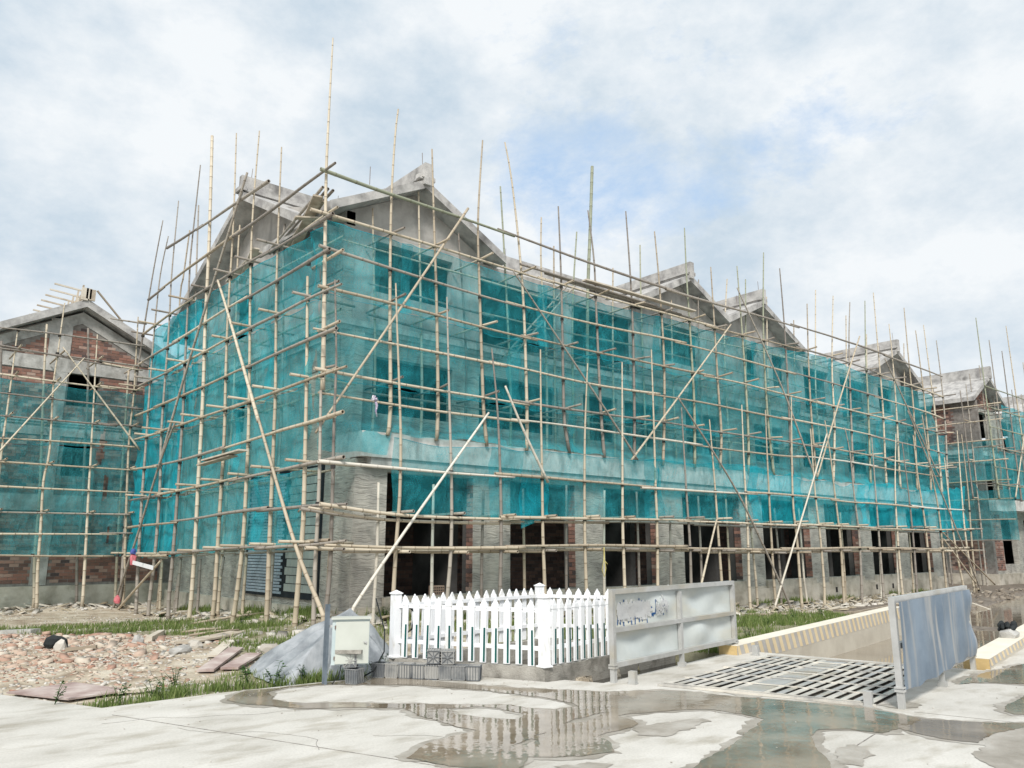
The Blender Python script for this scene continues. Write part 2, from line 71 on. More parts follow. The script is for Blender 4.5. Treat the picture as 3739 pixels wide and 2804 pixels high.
B2L=[[(2.41,26.72,7.97),(2.81,26.72,7.98),(6.88,26.72,8.11)],[(2.46,26.72,7.48),(2.87,26.72,7.47),(4.42,26.72,7.46),(6.84,26.72,7.25)],[(2.48,26.72,7.37),(2.88,26.72,7.4),(7.01,26.72,7.42)],[(2.56,26.72,6.62),(2.97,26.72,6.61),(4.51,26.72,6.57),(6.91,26.72,6.58)],[(2.63,26.72,6.07),(3.03,26.72,6.07),(4.84,26.72,6.05),(6.96,26.72,6.02)],[(2.71,26.72,5.39),(3.11,26.72,5.39),(4.64,26.72,5.39),(7.01,26.72,5.42)],[(2.78,26.72,4.73),(3.18,26.72,4.74),(6.95,26.72,4.79)],[(2.86,26.72,4.06),(3.33,26.72,4.06),(5.58,26.72,4.05),(7.01,26.72,4.05)],[(2.95,26.72,3.36),(3.34,26.72,3.36),(6.99,26.72,3.35)],[(3.03,26.72,2.63),(3.42,26.72,2.64),(7,26.72,2.65)],[(3.1,26.72,2.01),(3.5,26.72,2.01),(7.05,26.72,2.05)],[(3.17,26.72,1.43),(3.56,26.72,1.42),(6.78,26.72,1.38)],[(5.72,26.72,8.84),(6.82,26.72,8.86)]]
B2B=[[(5.1,26.6,7.41),(3.21,26.6,4.34),(2.88,26.6,3.78)],[(4.47,26.6,7.64),(6.96,26.6,4.67)]]
WO=[[(3.41,8.77),(3.66,9.09),(3.8,9.2),(4,9.13),(4.31,9.15),(4.66,9.1),(4.89,9.03),(5.28,9.19),(5.54,9.05),(5.69,8.68),(5.84,8.28),(6.02,7.85),(6.26,7.31),(6.63,6.85),(6.91,6.43),(7.25,6.28),(7.52,6.01),(7.72,5.46),(7.97,4.91),(8.22,4.39),(8.2,3.93),(8.17,3.73),(8.16,3.51),(8.34,3.19),(8.68,2.85),(8.94,2.57),(8.62,2.49),(8.49,2.79),(8.08,2.86),(7.51,2.83),(7.45,3.01),(7.48,3.31),(7.56,3.51),(7.25,3.51),(7.19,3.78),(6.95,3.95),(6.59,3.8),(6.35,3.65),(6.04,3.37),(5.57,3.08),(4.74,3.78),(5.09,3.91),(5.46,4.02),(6.06,4.19),(6.49,4.35),(6.98,4.51),(7.01,4.78),(6.97,5.1),(6.78,5.26),(6.36,5.42),(6.03,5.52),(5.92,5.17),(5.62,5.09),(5.29,5.07),(5.17,4.82),(4.97,4.6),(4.68,4.67),(4.34,4.93),(4.03,4.71),(3.71,5.12),(3.59,5.52),(3.79,5.67),(4.01,5.81),(4.58,5.9),(4.55,6.32),(4.53,6.79),(4.63,7.17),(4.28,7.52),(3.81,7.86),(3.48,8.39)],[(10.27,3.34),(9.63,3.27),(9.15,3.17),(9.04,3.05),(9.19,2.89),(10.16,3.02)],[(10.48,4.1),(11.13,4.21),(11.91,4.22),(13.01,4.18),(12.8,3.85),(11.23,3.46),(11.02,3.71),(10.9,3.94)]]
WH=[[(3.95,8.96),(4.23,9.09),(4.65,9),(5.07,8.66),(5.52,8.22),(5.83,7.55),(6.11,6.72),(6.14,6.25),(6.05,6.08),(5.75,6.12),(5.61,6.34),(5.57,6.61),(5,7.12),(4.68,7.42),(4.37,7.81),(3.93,8.12),(3.8,8.49)],[(4.95,6.89),(5.25,6.76),(5.36,6.55),(5.37,6.16),(5.16,6.02),(5,6.25),(4.85,6.6)],[(5.37,5.6),(5.61,5.69),(6.05,5.72),(5.59,5.52)],[(4.51,5.3),(4.75,5.36),(4.76,5.28),(4.55,5.25)],[(4.84,5.42),(5.02,5.45),(4.93,5.39)]]
GRASSP=[[(3.08,21.83),(4.73,21.6),(6.49,21.16),(7.88,17.77),(7.57,14.97),(5.54,11.43),(5.19,12.13),(5.15,15.11),(4.25,17.1),(2.67,18.77)],[(2.49,9.2),(2.9,9.8),(3.21,10.25),(3.69,10.11),(4.77,11.33),(4.79,10.63),(4.43,9.17),(3.97,9.13),(3.49,9.2),(2.88,9.14)],[(9.07,15.62),(9.37,14.55),(6.27,9.71),(6.02,9.59),(6.81,11.18)],[(1.91,9.72),(2.22,9.74),(2.6,9.63),(2.55,9.23),(2.29,9.24),(2.14,9.37)],[(5.15,15.11),(6.9,15.54),(6.2,12.62),(4.98,11.15),(4.85,12.02)]]
RUBP=[[(2.67,18.77),(3.87,17.55),(4.67,16.42),(5.22,14.21),(4.87,10.9),(4.29,10.14),(2.87,9.88),(2.14,10.68),(1.67,11.19)],[(2.5,19.26),(4.55,16.72),(4.65,14.43),(4.09,12.65),(3.11,12.05),(1.77,13.19)]]
PLY=[(1.67,10.76),(2.42,11.1),(2.79,10.06),(2.12,9.89)]
BOARDS=[[(3.99,11.08),(4.95,12.5)],[(4.3,11.04),(4.99,11.89)],[(4.54,13.7),(5.7,14.36)],[(4.45,12.12),(5.18,13.34)],[(5.07,15.47),(5.74,15.08)],[(4.97,14.7),(5.8,14.56)],[(2.75,19.34),(3.26,18.62)],[(4.67,21.34),(4.93,20.27)],[(2.98,14.43),(3.36,14.19)],[(4.27,14.65),(4.84,15.84)],[(2.64,10.02),(3.01,9.98)],[(6.25,18.43),(7.69,17.93)],[(19.62,10.96),(22.63,10.57)],[(19.77,12.07),(20.77,10.96)],[(20.9,10.73),(25.28,11.37)],[(17.5,11.84),(19.1,11.28)],[(30.62,11.22),(30.2,9.93)]]
CLUMPS=[(6.91,19.26),(7.19,19.51),(6.61,16.51),(6.31,20.78),(7.7,17.21),(7.48,15.77),(7.96,12.72),(8.58,14.12),(3.1,9.86),(3.25,9.97),(2.87,9.5),(2.51,9.5),(3.98,9.6),(4.61,9.33),(5.46,9.15),(5.88,9.71),(4.81,10.94),(4.22,9.4),(1.96,9.73),(12.87,8.57),(15.46,9.8),(17.13,10.12),(19.07,10.51)]
NT=[[(8.15,12.98,3.68),(9.17,12.98,3.58),(10.16,12.98,3.67),(11.85,12.98,3.73),(13.25,12.98,3.72),(14.58,12.98,3.75),(15.86,12.98,3.81),(17.06,12.98,3.81),(18.36,12.98,3.9),(19.8,12.98,3.95),(21.05,12.98,3.91),(22.34,12.98,3.89),(23.52,12.98,3.72),(24.84,12.98,3.8),(26.21,12.98,3.76),(27.88,12.98,3.84),(29.55,12.98,3.99),(30.48,12.98,3.76),(32.94,12.98,3.89),(36.27,12.98,4.2)]]
DAMP=[[(5.79,5.09),(6.12,5.04),(6.54,4.92),(6.52,4.78),(6.17,4.7),(5.71,4.68),(5.56,4.87)],[(6.34,3.47),(6.68,3.48),(6.47,3.2),(6.08,3.12),(6.01,3.27)],[(8.07,3.39),(8.28,3.13),(8.44,2.78),(8.18,2.45),(7.1,2.15),(6.76,2.44),(7.06,2.7),(7.72,2.85)],[(8.49,4.15),(8.93,4.06),(8.88,3.87),(8.47,3.89)],[(8.05,6.03),(8.48,5.79),(8.1,5.19),(7.75,5.31)],[(4.31,4.61),(4.62,4.55),(4.7,4.36),(4.51,4.3)]]
JOINT=[(2.28,8.77),(3.7,5.09),(3.7,5.09),(3.99,4.33),(5.98,3.33),(8.17,3.73),(8.43,3.74),(8.68,2.85),(8.68,2.85),(8.77,2.53)]


# ---------------------------------------------------------------- mesh helpers
def wloc(o):
    v = Vector((0,0,0))
    while o: v += o.location; o = o.parent
    return v
def tag(o, label=None, cat=None, group=None, kind=None):
    if label: o['label'] = label
    if cat: o['category'] = cat
    if group: o['group'] = group
    if kind: o['kind'] = kind
    return o
def thing(name, loc, label, cat, group=None):
    o = bpy.data.objects.new(name, None); col.objects.link(o); o.location = loc; o.empty_display_size = .1
    return tag(o, label, cat, group)
class MB:
    def __init__(s): s.v, s.f, s.r, s.c = [], [], [], 0
    def add(s, vs, fs, r=None):
        n = len(s.v); s.v += [tuple(p) for p in vs]; s.f += [tuple(i+n for i in f) for f in fs]
        s.r += [(random.random() if r is None else r)]*len(fs); return s
    def box(s, x0,x1,y0,y1,z0,z1, r=None):
        return s.add([(x0,y0,z0),(x1,y0,z0),(x1,y1,z0),(x0,y1,z0),(x0,y0,z1),(x1,y0,z1),(x1,y1,z1),(x0,y1,z1)],
                     [(3,2,1,0),(4,5,6,7),(0,1,5,4),(1,2,6,5),(2,3,7,6),(3,0,4,7)], r)
    def obox(s, c, ax, ay, az, r=None):
        c, ax, ay, az = Vector(c), Vector(ax), Vector(ay), Vector(az)
        vs = [c+ax*i+ay*j+az*k for k in (-1,1) for i,j in ((-1,-1),(1,-1),(1,1),(-1,1))]
        return s.add(vs, [(3,2,1,0),(4,5,6,7),(0,1,5,4),(1,2,6,5),(2,3,7,6),(3,0,4,7)], r)
    def bar(s, a, b, w, h, up=(0,0,1), r=None):
        a, b = Vector(a), Vector(b); d = (b-a); L = d.length; d.normalize(); up = Vector(up)
        sx = d.cross(up); 
        if sx.length < 1e-4: sx = Vector((1,0,0))
        sx.normalize(); uz = sx.cross(d)
        return s.obox((a+b)/2, d*L/2, sx*w/2, uz*h/2, r)
    def prism(s, poly, off, r=None):
        n = len(poly); off = Vector(off); vs = [Vector(p) for p in poly] + [Vector(p)+off for p in poly]
        fs = [tuple(range(n-1,-1,-1)), tuple(range(n,2*n))] + [(i,(i+1)%n,n+(i+1)%n,n+i) for i in range(n)]
        return s.add(vs, fs, r)
    def tube(s, pts, rad, n=6, caps=True, r=None):
        pts = [Vector(p) for p in pts]; m = len(pts); vs = []; fs = []
        rad = rad if hasattr(rad,'__len__') else [rad]*m
        ref = None
        for i,p in enumerate(pts):
            d = (pts[min(i+1,m-1)]-pts[max(i-1,0)]).normalized()
            if ref is None: ref = d.orthogonal().normalized()
            ref = (ref - d*ref.dot(d)).normalized(); q = d.cross(ref)
            for k in range(n):
                a = 2*math.pi*k/n; vs.append(p + (ref*math.cos(a)+q*math.sin(a))*rad[i])
        for i in range(m-1):
            for k in range(n): fs.append((i*n+k, i*n+(k+1)%n, (i+1)*n+(k+1)%n, (i+1)*n+k))
        if caps: fs += [tuple(range(n-1,-1,-1)), tuple((m-1)*n+k for k in range(n))]
        return s.add(vs, fs, r)
    def build(s, name, mat, parent=None, smooth=False, origin=None, attr=True, **k):
        me = bpy.data.meshes.new(name)
        if parent is not None: org = wloc(parent)
        elif origin is not None: org = Vector(origin)
        else:
            a = np.array(s.v); org = Vector(((a[:,0].min()+a[:,0].max())/2, (a[:,1].min()+a[:,1].max())/2, a[:,2].min()))
        vs = (np.array(s.v)-np.array(org)) if len(s.v) else np.zeros((0,3))
        me.from_pydata(vs.tolist(), [], s.f)
        if attr and s.r:
            at = me.attributes.new('rnd', 'FLOAT', 'FACE'); at.data.foreach_set('value', s.r)
        if smooth: me.polygons.foreach_set('use_smooth', [True]*len(me.polygons))
        me.materials.append(mat); o = bpy.data.objects.new(name, me); col.objects.link(o)
        if parent is not None: o.parent = parent
        else: o.location = org
        tag(o, **k); return o
def share(name, me, loc, parent=None, rot=None, scale=None, **k):
    o = bpy.data.objects.new(name, me); col.objects.link(o)
    if parent is not None: o.parent = parent; loc = Vector(loc)-wloc(parent)
    o.location = loc
    if rot: o.rotation_euler = rot
    if scale: o.scale = scale
    return tag(o, **k)

# ---------------------------------------------------------------- materials
def srgb(r,g,b):
    f = lambda c: (c/255/12.92 if c/255<=.04045 else ((c/255+.055)/1.055)**2.4); return (f(r),f(g),f(b),1)
def mat(name, cols, scale=3, rough=.9, bump=.0, bscale=40, stretch=(1,1,1), rnd=0, spec=.3, detail=6, metal=0, lo=.35, hi=.65, stains=None, bdist=.02):
    """noise-mixed colours in world metres; rnd mixes in a per-piece random"""
    m = bpy.data.materials.new(name); m.use_nodes = True; nt = m.node_tree; N = nt.nodes.new; L = nt.links.new
    b = nt.nodes['Principled BSDF']; b.inputs['Roughness'].default_value = rough; b.inputs['Metallic'].default_value = metal
    b.inputs['Specular IOR Level'].default_value = spec
    g = N('ShaderNodeNewGeometry'); mp = N('ShaderNodeMapping'); mp.inputs['Scale'].default_value = stretch
    L(g.outputs['Position'], mp.inputs['Vector'])
    n = N('ShaderNodeTexNoise'); n.inputs['Scale'].default_value = scale; n.inputs['Detail'].default_value = detail; n.inputs['Roughness'].default_value = .62
    L(mp.outputs[0], n.inputs['Vector'])
    fac = n.outputs['Fac']
    if rnd:
        at = N('ShaderNodeAttribute'); at.attribute_name = 'rnd'; oi = N('ShaderNodeObjectInfo')
        ad = N('ShaderNodeMath'); ad.operation = 'ADD'; L(at.outputs['Fac'], ad.inputs[0]); L(oi.outputs['Random'], ad.inputs[1])
        fr = N('ShaderNodeMath'); fr.operation = 'FRACT'; L(ad.outputs[0], fr.inputs[0])
        mm = N('ShaderNodeMix'); mm.inputs['Factor'].default_value = rnd; L(fac, mm.inputs['A']); L(fr.outputs[0], mm.inputs['B']); fac = mm.outputs['Result']
        if rnd > .5: lo, hi = .12, .88
    r = N('ShaderNodeValToRGB'); e = r.color_ramp.elements
    while len(e) < len(cols): e.new(.5)
    for i,c in enumerate(cols): e[i].position = lo+(hi-lo)*i/(len(cols)-1); e[i].color = (*c[:3],1)
    L(fac, r.inputs[0]); cout = r.outputs['Color']
    if stains:
        c2, sc2, st2, a, amt = stains
        mp2 = N('ShaderNodeMapping'); mp2.inputs['Scale'].default_value = st2; L(g.outputs['Position'], mp2.inputs['Vector'])
        n2 = N('ShaderNodeTexNoise'); n2.inputs['Scale'].default_value = sc2; n2.inputs['Detail'].default_value = 5; L(mp2.outputs[0], n2.inputs['Vector'])
        r2 = N('ShaderNodeValToRGB'); r2.color_ramp.elements[0].position = a; r2.color_ramp.elements[1].position = a+.14
        r2.color_ramp.elements[1].color = (amt,amt,amt,1); L(n2.outputs['Fac'], r2.inputs[0])
        mx = N('ShaderNodeMix'); mx.data_type = 'RGBA'; L(r2.outputs['Color'], mx.inputs['Factor']); L(cout, mx.inputs['A']); mx.inputs['B'].default_value = (*c2[:3],1); cout = mx.outputs['Result']
    L(cout, b.inputs['Base Color'])
    if bump:
        n3 = N('ShaderNodeTexNoise'); n3.inputs['Scale'].default_value = bscale; n3.inputs['Detail'].default_value = 4; L(mp.outputs[0], n3.inputs['Vector'])
        bp = N('ShaderNodeBump'); bp.inputs['Strength'].default_value = bump; bp.inputs['Distance'].default_value = bdist; L(n3.outputs['Fac'], bp.inputs['Height']); L(bp.outputs[0], b.inputs['Normal'])
    return m
def mat_combed():
    """cement render raked by hand: wavering horizontal scratches"""
    m = bpy.data.materials.new('raked_render'); m.use_nodes = True; nt = m.node_tree; N = nt.nodes.new; L = nt.links.new
    b = nt.nodes['Principled BSDF']; b.inputs['Roughness'].default_value = .95; b.inputs['Specular IOR Level'].default_value = .15
    g = N('ShaderNodeNewGeometry')
    w = N('ShaderNodeTexNoise'); w.inputs['Scale'].default_value = 1.9; w.inputs['Detail'].default_value = 2; L(g.outputs['Position'], w.inputs['Vector'])
    sp = N('ShaderNodeSeparateXYZ'); L(g.outputs['Position'], sp.inputs[0])
    m1 = N('ShaderNodeMath'); m1.operation = 'MULTIPLY_ADD'; L(w.outputs['Fac'], m1.inputs[0]); m1.inputs[1].default_value = .26; L(sp.outputs['Z'], m1.inputs[2])
    cb = N('ShaderNodeCombineXYZ'); L(sp.outputs['X'], cb.inputs[0]); L(sp.outputs['Y'], cb.inputs[1]); L(m1.outputs[0], cb.inputs[2])
    mp = N('ShaderNodeMapping'); mp.inputs['Scale'].default_value = (2.0, 2.0, 40); L(cb.outputs[0], mp.inputs['Vector'])
    s = N('ShaderNodeTexNoise'); s.inputs['Scale'].default_value = 1.0; s.inputs['Detail'].default_value = 5; s.inputs['Roughness'].default_value = .7; L(mp.outputs[0], s.inputs['Vector'])
    bl = N('ShaderNodeTexNoise'); bl.inputs['Scale'].default_value = 2.0; bl.inputs['Detail'].default_value = 5; L(g.outputs['Position'], bl.inputs['Vector'])
    r = N('ShaderNodeValToRGB'); e = r.color_ramp.elements; e[0].position = .33; e[0].color = (.20,.188,.17,1); e[1].position = .52; e[1].color = (.47,.45,.41,1)
    L(s.outputs['Fac'], r.inputs[0])
    r2 = N('ShaderNodeValToRGB'); e = r2.color_ramp.elements; e[0].position = .35; e[0].color = (.72,.72,.72,1); e[1].position = .62; e[1].color = (1.12,1.11,1.08,1); L(bl.outputs['Fac'], r2.inputs[0])
    mx = N('ShaderNodeMix'); mx.data_type = 'RGBA'; mx.blend_type = 'MULTIPLY'; mx.inputs['Factor'].default_value = 1; L(r.outputs['Color'], mx.inputs['A']); L(r2.outputs['Color'], mx.inputs['B'])
    L(mx.outputs['Result'], b.inputs['Base Color'])
    bp = N('ShaderNodeBump'); bp.inputs['Strength'].default_value = .9; bp.inputs['Distance'].default_value = .03; L(s.outputs['Fac'], bp.inputs['Height']); L(bp.outputs[0], b.inputs['Normal'])
    return m
def mat_bamboo(name, ca, cb_, cc, nodec):
    m = bpy.data.materials.new(name); m.use_nodes = True; nt = m.node_tree; N = nt.nodes.new; L = nt.links.new
    b = nt.nodes['Principled BSDF']; b.inputs['Roughness'].default_value = .55; b.inputs['Specular IOR Level'].default_value = .35
    oi = N('ShaderNodeObjectInfo'); r = N('ShaderNodeValToRGB'); e = r.color_ramp.elements; e.new(.5)
    for i,c in enumerate((ca,cb_,cc)): e[i].position = (0.05,.5,.95)[i]; e[i].color = (*c,1)
    g = N('ShaderNodeNewGeometry'); n = N('ShaderNodeTexNoise'); n.inputs['Scale'].default_value = 1.6; n.inputs['Detail'].default_value = 5; L(g.outputs['Position'], n.inputs['Vector'])
    mm = N('ShaderNodeMix'); mm.inputs['Factor'].default_value = .45; L(oi.outputs['Random'], mm.inputs['A']); L(n.outputs['Fac'], mm.inputs['B']); L(mm.outputs['Result'], r.inputs[0])
    at = N('ShaderNodeAttribute'); at.attribute_name = 'ring'
    mx = N('ShaderNodeMix'); mx.data_type = 'RGBA'; L(at.outputs['Fac'], mx.inputs['Factor']); L(r.outputs['Color'], mx.inputs['A']); mx.inputs['B'].default_value = (*nodec,1)
    L(mx.outputs['Result'], b.inputs['Base Color']); return m
def mat_net(name, tcol, dcol, f0, f1, scale=.8):
    m = bpy.data.materials.new(name); m.use_nodes = True; nt = m.node_tree; N = nt.nodes.new; L = nt.links.new
    nt.nodes.remove(nt.nodes['Principled BSDF']); out = nt.nodes['Material Output']
    tr = N('ShaderNodeBsdfTransparent'); tr.inputs[0].default_value = (*tcol,1)
    df = N('ShaderNodeBsdfDiffuse'); tl = N('ShaderNodeBsdfTranslucent')
    g = N('ShaderNodeNewGeometry'); n = N('ShaderNodeTexNoise'); n.inputs['Scale'].default_value = scale; n.inputs['Detail'].default_value = 4; L(g.outputs['Position'], n.inputs['Vector'])
    r = N('ShaderNodeValToRGB'); e = r.color_ramp.elements; e[0].position = .35; e[0].color = (*[c*.8 for c in dcol],1); e[1].position = .65; e[1].color = (*[min(1,c*1.25) for c in dcol],1)
    L(n.outputs['Fac'], r.inputs[0]); L(r.outputs['Color'], df.inputs[0]); L(r.outputs['Color'], tl.inputs[0])
    # creases and slack: fine folds, drawn out down the cloth
    mp = N('ShaderNodeMapping'); mp.inputs['Scale'].default_value = (1.6,1.6,.55); mp.inputs['Rotation'].default_value = (.15,.1,0); L(g.outputs['Position'], mp.inputs['Vector'])
    cn = N('ShaderNodeTexNoise'); cn.inputs['Scale'].default_value = 2.4; cn.inputs['Detail'].default_value = 5; cn.inputs['Distortion'].default_value = 1.2; L(mp.outputs[0], cn.inputs['Vector'])
    bp = N('ShaderNodeBump'); bp.inputs['Strength'].default_value = .6; bp.inputs['Distance'].default_value = .2; L(cn.outputs['Fac'], bp.inputs['Height']); L(bp.outputs[0], df.inputs['Normal']); L(bp.outputs[0], tl.inputs['Normal'])
    a = N('ShaderNodeMixShader'); a.inputs[0].default_value = .45; L(df.outputs[0], a.inputs[1]); L(tl.outputs[0], a.inputs[2])
    # dense weave seen obliquely covers more: fold edges read denser
    lw = N('ShaderNodeLayerWeight'); lw.inputs['Blend'].default_value = .35
    mr = N('ShaderNodeMapRange'); mr.inputs['To Min'].default_value = f0; mr.inputs['To Max'].default_value = f1; L(lw.outputs['Facing'], mr.inputs['Value'])
    wn = N('ShaderNodeTexNoise'); wn.inputs['Scale'].default_value = 55; wn.inputs['Detail'].default_value = 2; L(g.outputs['Position'], wn.inputs['Vector'])
    v1 = N('ShaderNodeMath'); v1.operation = 'MULTIPLY_ADD'; L(cn.outputs['Fac'], v1.inputs[0]); v1.inputs[1].default_value = .42; v1.inputs[2].default_value = -.21
    v2 = N('ShaderNodeMath'); v2.operation = 'MULTIPLY_ADD'; L(wn.outputs['Fac'], v2.inputs[0]); v2.inputs[1].default_value = .5; v2.inputs[2].default_value = -.25
    v3 = N('ShaderNodeMath'); L(v1.outputs[0], v3.inputs[0]); L(v2.outputs[0], v3.inputs[1]); v4 = N('ShaderNodeMath'); v4.use_clamp = True; L(v3.outputs[0], v4.inputs[0]); L(mr.outputs['Result'], v4.inputs[1])
    b = N('ShaderNodeMixShader'); L(v4.outputs[0], b.inputs[0]); L(tr.outputs[0], b.inputs[1]); L(a.outputs[0], b.inputs[2]); L(b.outputs[0], out.inputs[0])
    return m
G = {}
G['combed'] = mat_combed()
G['smooth'] = mat('smooth_render', [(.29,.275,.255),(.39,.37,.345),(.47,.45,.42)], 1.6, .95, .25, 25, stains=((.24,.23,.215),1.4,(1.5,1.5,.5),.56,.7))
G['fascia'] = mat('cast_concrete', [(.43,.41,.38),(.54,.52,.49),(.62,.60,.57)], 5, .9, .35, 60, stains=((.3,.28,.26),2.2,(2.5,2.5,.6),.56,.75))
G['roofc'] = mat('roof_concrete', [(.27,.26,.255),(.40,.39,.375),(.50,.485,.465)], 2.6, .95, .5, 18, stains=((.13,.125,.12),1.6,(1,1,1),.56,.8))
G['plinth'] = mat('plinth_render', [(.34,.31,.25),(.47,.43,.36),(.55,.51,.44)], 2.2, .95, .5, 22, stains=((.24,.22,.18),1.5,(1,1,1.4),.55,.8))
G['mortar'] = mat('mortar', [(.17,.15,.135),(.27,.25,.23)], 6, .95)
G['conc'] = mat('grey_concrete', [(.30,.29,.27),(.42,.41,.385),(.52,.505,.48)], 3, .95, .5, 25, stains=((.22,.21,.195),2,(2,2,.7),.55,.7))
G['brick'] = mat('red_brick', [(.09,.07,.07),(.20,.115,.09),(.29,.15,.115),(.40,.29,.24)], 3, .95, .4, 60, rnd=.75)
G['brick_shade'] = mat('unlit_brick', [(.06,.04,.036),(.12,.07,.055),(.17,.10,.075)], 3, .95, rnd=.7)  # inner-wall brick darkened in its colour to stand for unlit rooms
G['dim'] = mat('shade_dimmed_concrete', [(.06,.058,.055),(.10,.095,.09)], 2, .95)  # concrete colour pulled down so interiors carry painted shade
G['bam'] = mat_bamboo('bamboo', (.27,.22,.165), (.49,.42,.315), (.68,.61,.49), (.15,.105,.065))
G['bamg'] = mat_bamboo('weathered_shade_toned_bamboo', (.17,.15,.135), (.29,.26,.225), (.44,.40,.34), (.12,.09,.065))  # weathered grey, with the backlit darkness of upper poles put into the colour
G['bamw'] = mat_bamboo('bleached_bamboo', (.55,.50,.41), (.62,.58,.50), (.68,.65,.58), (.36,.32,.26))
G['bamn'] = mat_bamboo('green_bamboo', (.24,.26,.19), (.31,.33,.24), (.40,.39,.29), (.14,.13,.08))
G['net'] = mat_net('teal_mesh', (.80,.96,.97), (.06,.50,.58), .28, .68)
G['netd'] = mat_net('dusty_teal_mesh', (.76,.93,.94), (.08,.46,.52), .38, .72)
G['netc'] = mat_net('bright_cyan_mesh', (.76,.95,.97), (.03,.54,.66), .36, .76)
G['lash'] = mat('lashing', [(.02,.02,.022),(.06,.055,.05)], 5)
G['white'] = mat('white_plastic', [(.80,.81,.83),(.86,.87,.88)], 3, .42, spec=.5, stains=((.58,.55,.48),4,(3,3,1),.55,.5))
G['green'] = mat('green_strip', [(.006,.07,.065),(.01,.10,.09)], 3, .5)
G['pitc'] = mat('pit_concrete', [(.22,.21,.185),(.33,.31,.275),(.4,.38,.34)], 4, .95, .6, 50, stains=((.14,.13,.11),3,(1,1,1),.55,.8))
G['galv'] = mat('galvanised_steel', [(.42,.42,.40),(.56,.56,.55)], 3, .42, metal=.35, spec=.5, stains=((.46,.41,.31),1.2,(1,1,2),.5,.7))
G['sheet'] = mat('dull_zinc_sheet', [(.50,.54,.53),(.60,.63,.61)], 1.8, .45, .1, 4, metal=.08, spec=.5, stains=((.60,.55,.43),.8,(.7,.7,2.6),.52,.6), bdist=.05)
G['sheetb'] = mat('blue_zinc_sheet', [(.10,.145,.20),(.18,.235,.30)], 1.6, .42, metal=.05, spec=.35, stains=((.36,.35,.33),1.5,(4.5,4.5,.45),.52,.75))
G['steelw'] = mat('wet_muddy_steel', [(.36,.35,.33),(.60,.57,.51),(.72,.68,.60)], 2.2, .38, metal=.15, spec=.5)
G['dark'] = mat('dark_hollow', [(.02,.02,.02),(.035,.03,.03)], 3)
G['board'] = mat('weathered_board', [(.30,.25,.19),(.46,.40,.32),(.58,.53,.45)], 4, .9, rnd=.4)
G['pinkb'] = mat('red_faced_plywood', [(.30,.22,.20),(.42,.34,.31),(.54,.48,.44)], 2.4, .85)
G['tileb'] = mat('blue_grey_tile', [(.30,.36,.42),(.38,.44,.50)], 3, .45, rnd=.7)
G['tileg'] = mat('grey_green_tile', [(.30,.33,.31),(.38,.41,.38)], 3, .45, rnd=.7)
G['joint'] = mat('dark_joint', [(.012,.016,.02),(.02,.025,.03)], 3)
G['tarp'] = mat('grey_tarpaulin', [(.17,.185,.20),(.26,.28,.295),(.37,.385,.40)], 2.6, .5, .5, 9, spec=.4)
G['box'] = mat('pale_painted_steel', [(.48,.50,.45),(.54,.56,.51)], 2, .5, spec=.4, stains=((.42,.30,.18),5,(1,1,.5),.68,.6))
G['boxs'] = mat('weathered_blue_steel', [(.38,.46,.48),(.5,.57,.57)], 3, .55, stains=((.30,.17,.09),4,(1,1,.6),.6,.8))
G['post'] = mat('dark_steel_post', [(.09,.115,.14),(.16,.19,.22)], 4, .5, metal=.3)
G['mould'] = mat('grey_plastic', [(.12,.13,.14),(.22,.225,.225),(.36,.355,.335)], 7, .6, rnd=.4)
G['cream'] = mat('cream_paint', [(.66,.61,.51),(.75,.70,.60)], 3, .8, .2, 40)
G['yell'] = mat('yellow_paint', [(.66,.53,.33),(.72,.60,.40)], 5, .8)
G['grey'] = mat('grey_paint', [(.40,.38,.355),(.48,.46,.43)], 5, .8)
G['foot'] = mat('ramp_wall_render', [(.46,.42,.35),(.56,.52,.44)], 2, .9, .2, 30)
G['yside'] = mat('ochre_paint', [(.50,.36,.16),(.58,.43,.21)], 3, .8, .3, 30)
G['rebar'] = mat('rebar', [(.16,.12,.10),(.25,.22,.2)], 4, .6)
G['chipb'] = mat('brick_chips', [(.34,.19,.14),(.43,.30,.23),(.50,.42,.34),(.54,.49,.41)], 3, .95, rnd=.8)
G['chips'] = mat('stone_chips', [(.34,.31,.27),(.46,.43,.38),(.58,.55,.5)], 3, .95, rnd=.8)
G['grass'] = mat('grass_blades', [(.11,.17,.045),(.19,.26,.075),(.33,.36,.15)], 1.2, .7, rnd=.55)
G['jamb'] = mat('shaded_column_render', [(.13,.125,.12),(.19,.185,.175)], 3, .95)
G['straw'] = mat('dry_litter', [(.30,.25,.17),(.42,.37,.28),(.55,.52,.46)], 2, .9, rnd=.7)
G['weed'] = mat('weed_leaves', [(.03,.08,.02),(.06,.13,.03)], 3, .6, rnd=.5)
G['paintw'] = mat('white_daub', [(.80,.81,.81),(.88,.88,.87)], 5, .7)
G['paintb'] = mat('blue_spray', [(.02,.12,.36),(.05,.19,.46)], 5, .6)
G['black'] = mat('black_cloth', [(.012,.014,.016),(.03,.035,.035)], 6, .9)
G['red'] = mat('pink_ribbon', [(.45,.10,.12),(.6,.2,.22)], 6, .7)
G['blue'] = mat('blue_bag', [(.05,.08,.3),(.12,.15,.4)], 6, .7)
G['lilac'] = mat('lilac_rag', [(.28,.22,.34),(.6,.58,.62)], 14, .9, lo=.42, hi=.58)
G['rope'] = mat('yellow_rope', [(.5,.42,.12),(.6,.54,.25)], 6, .9)
G['mudw'] = None
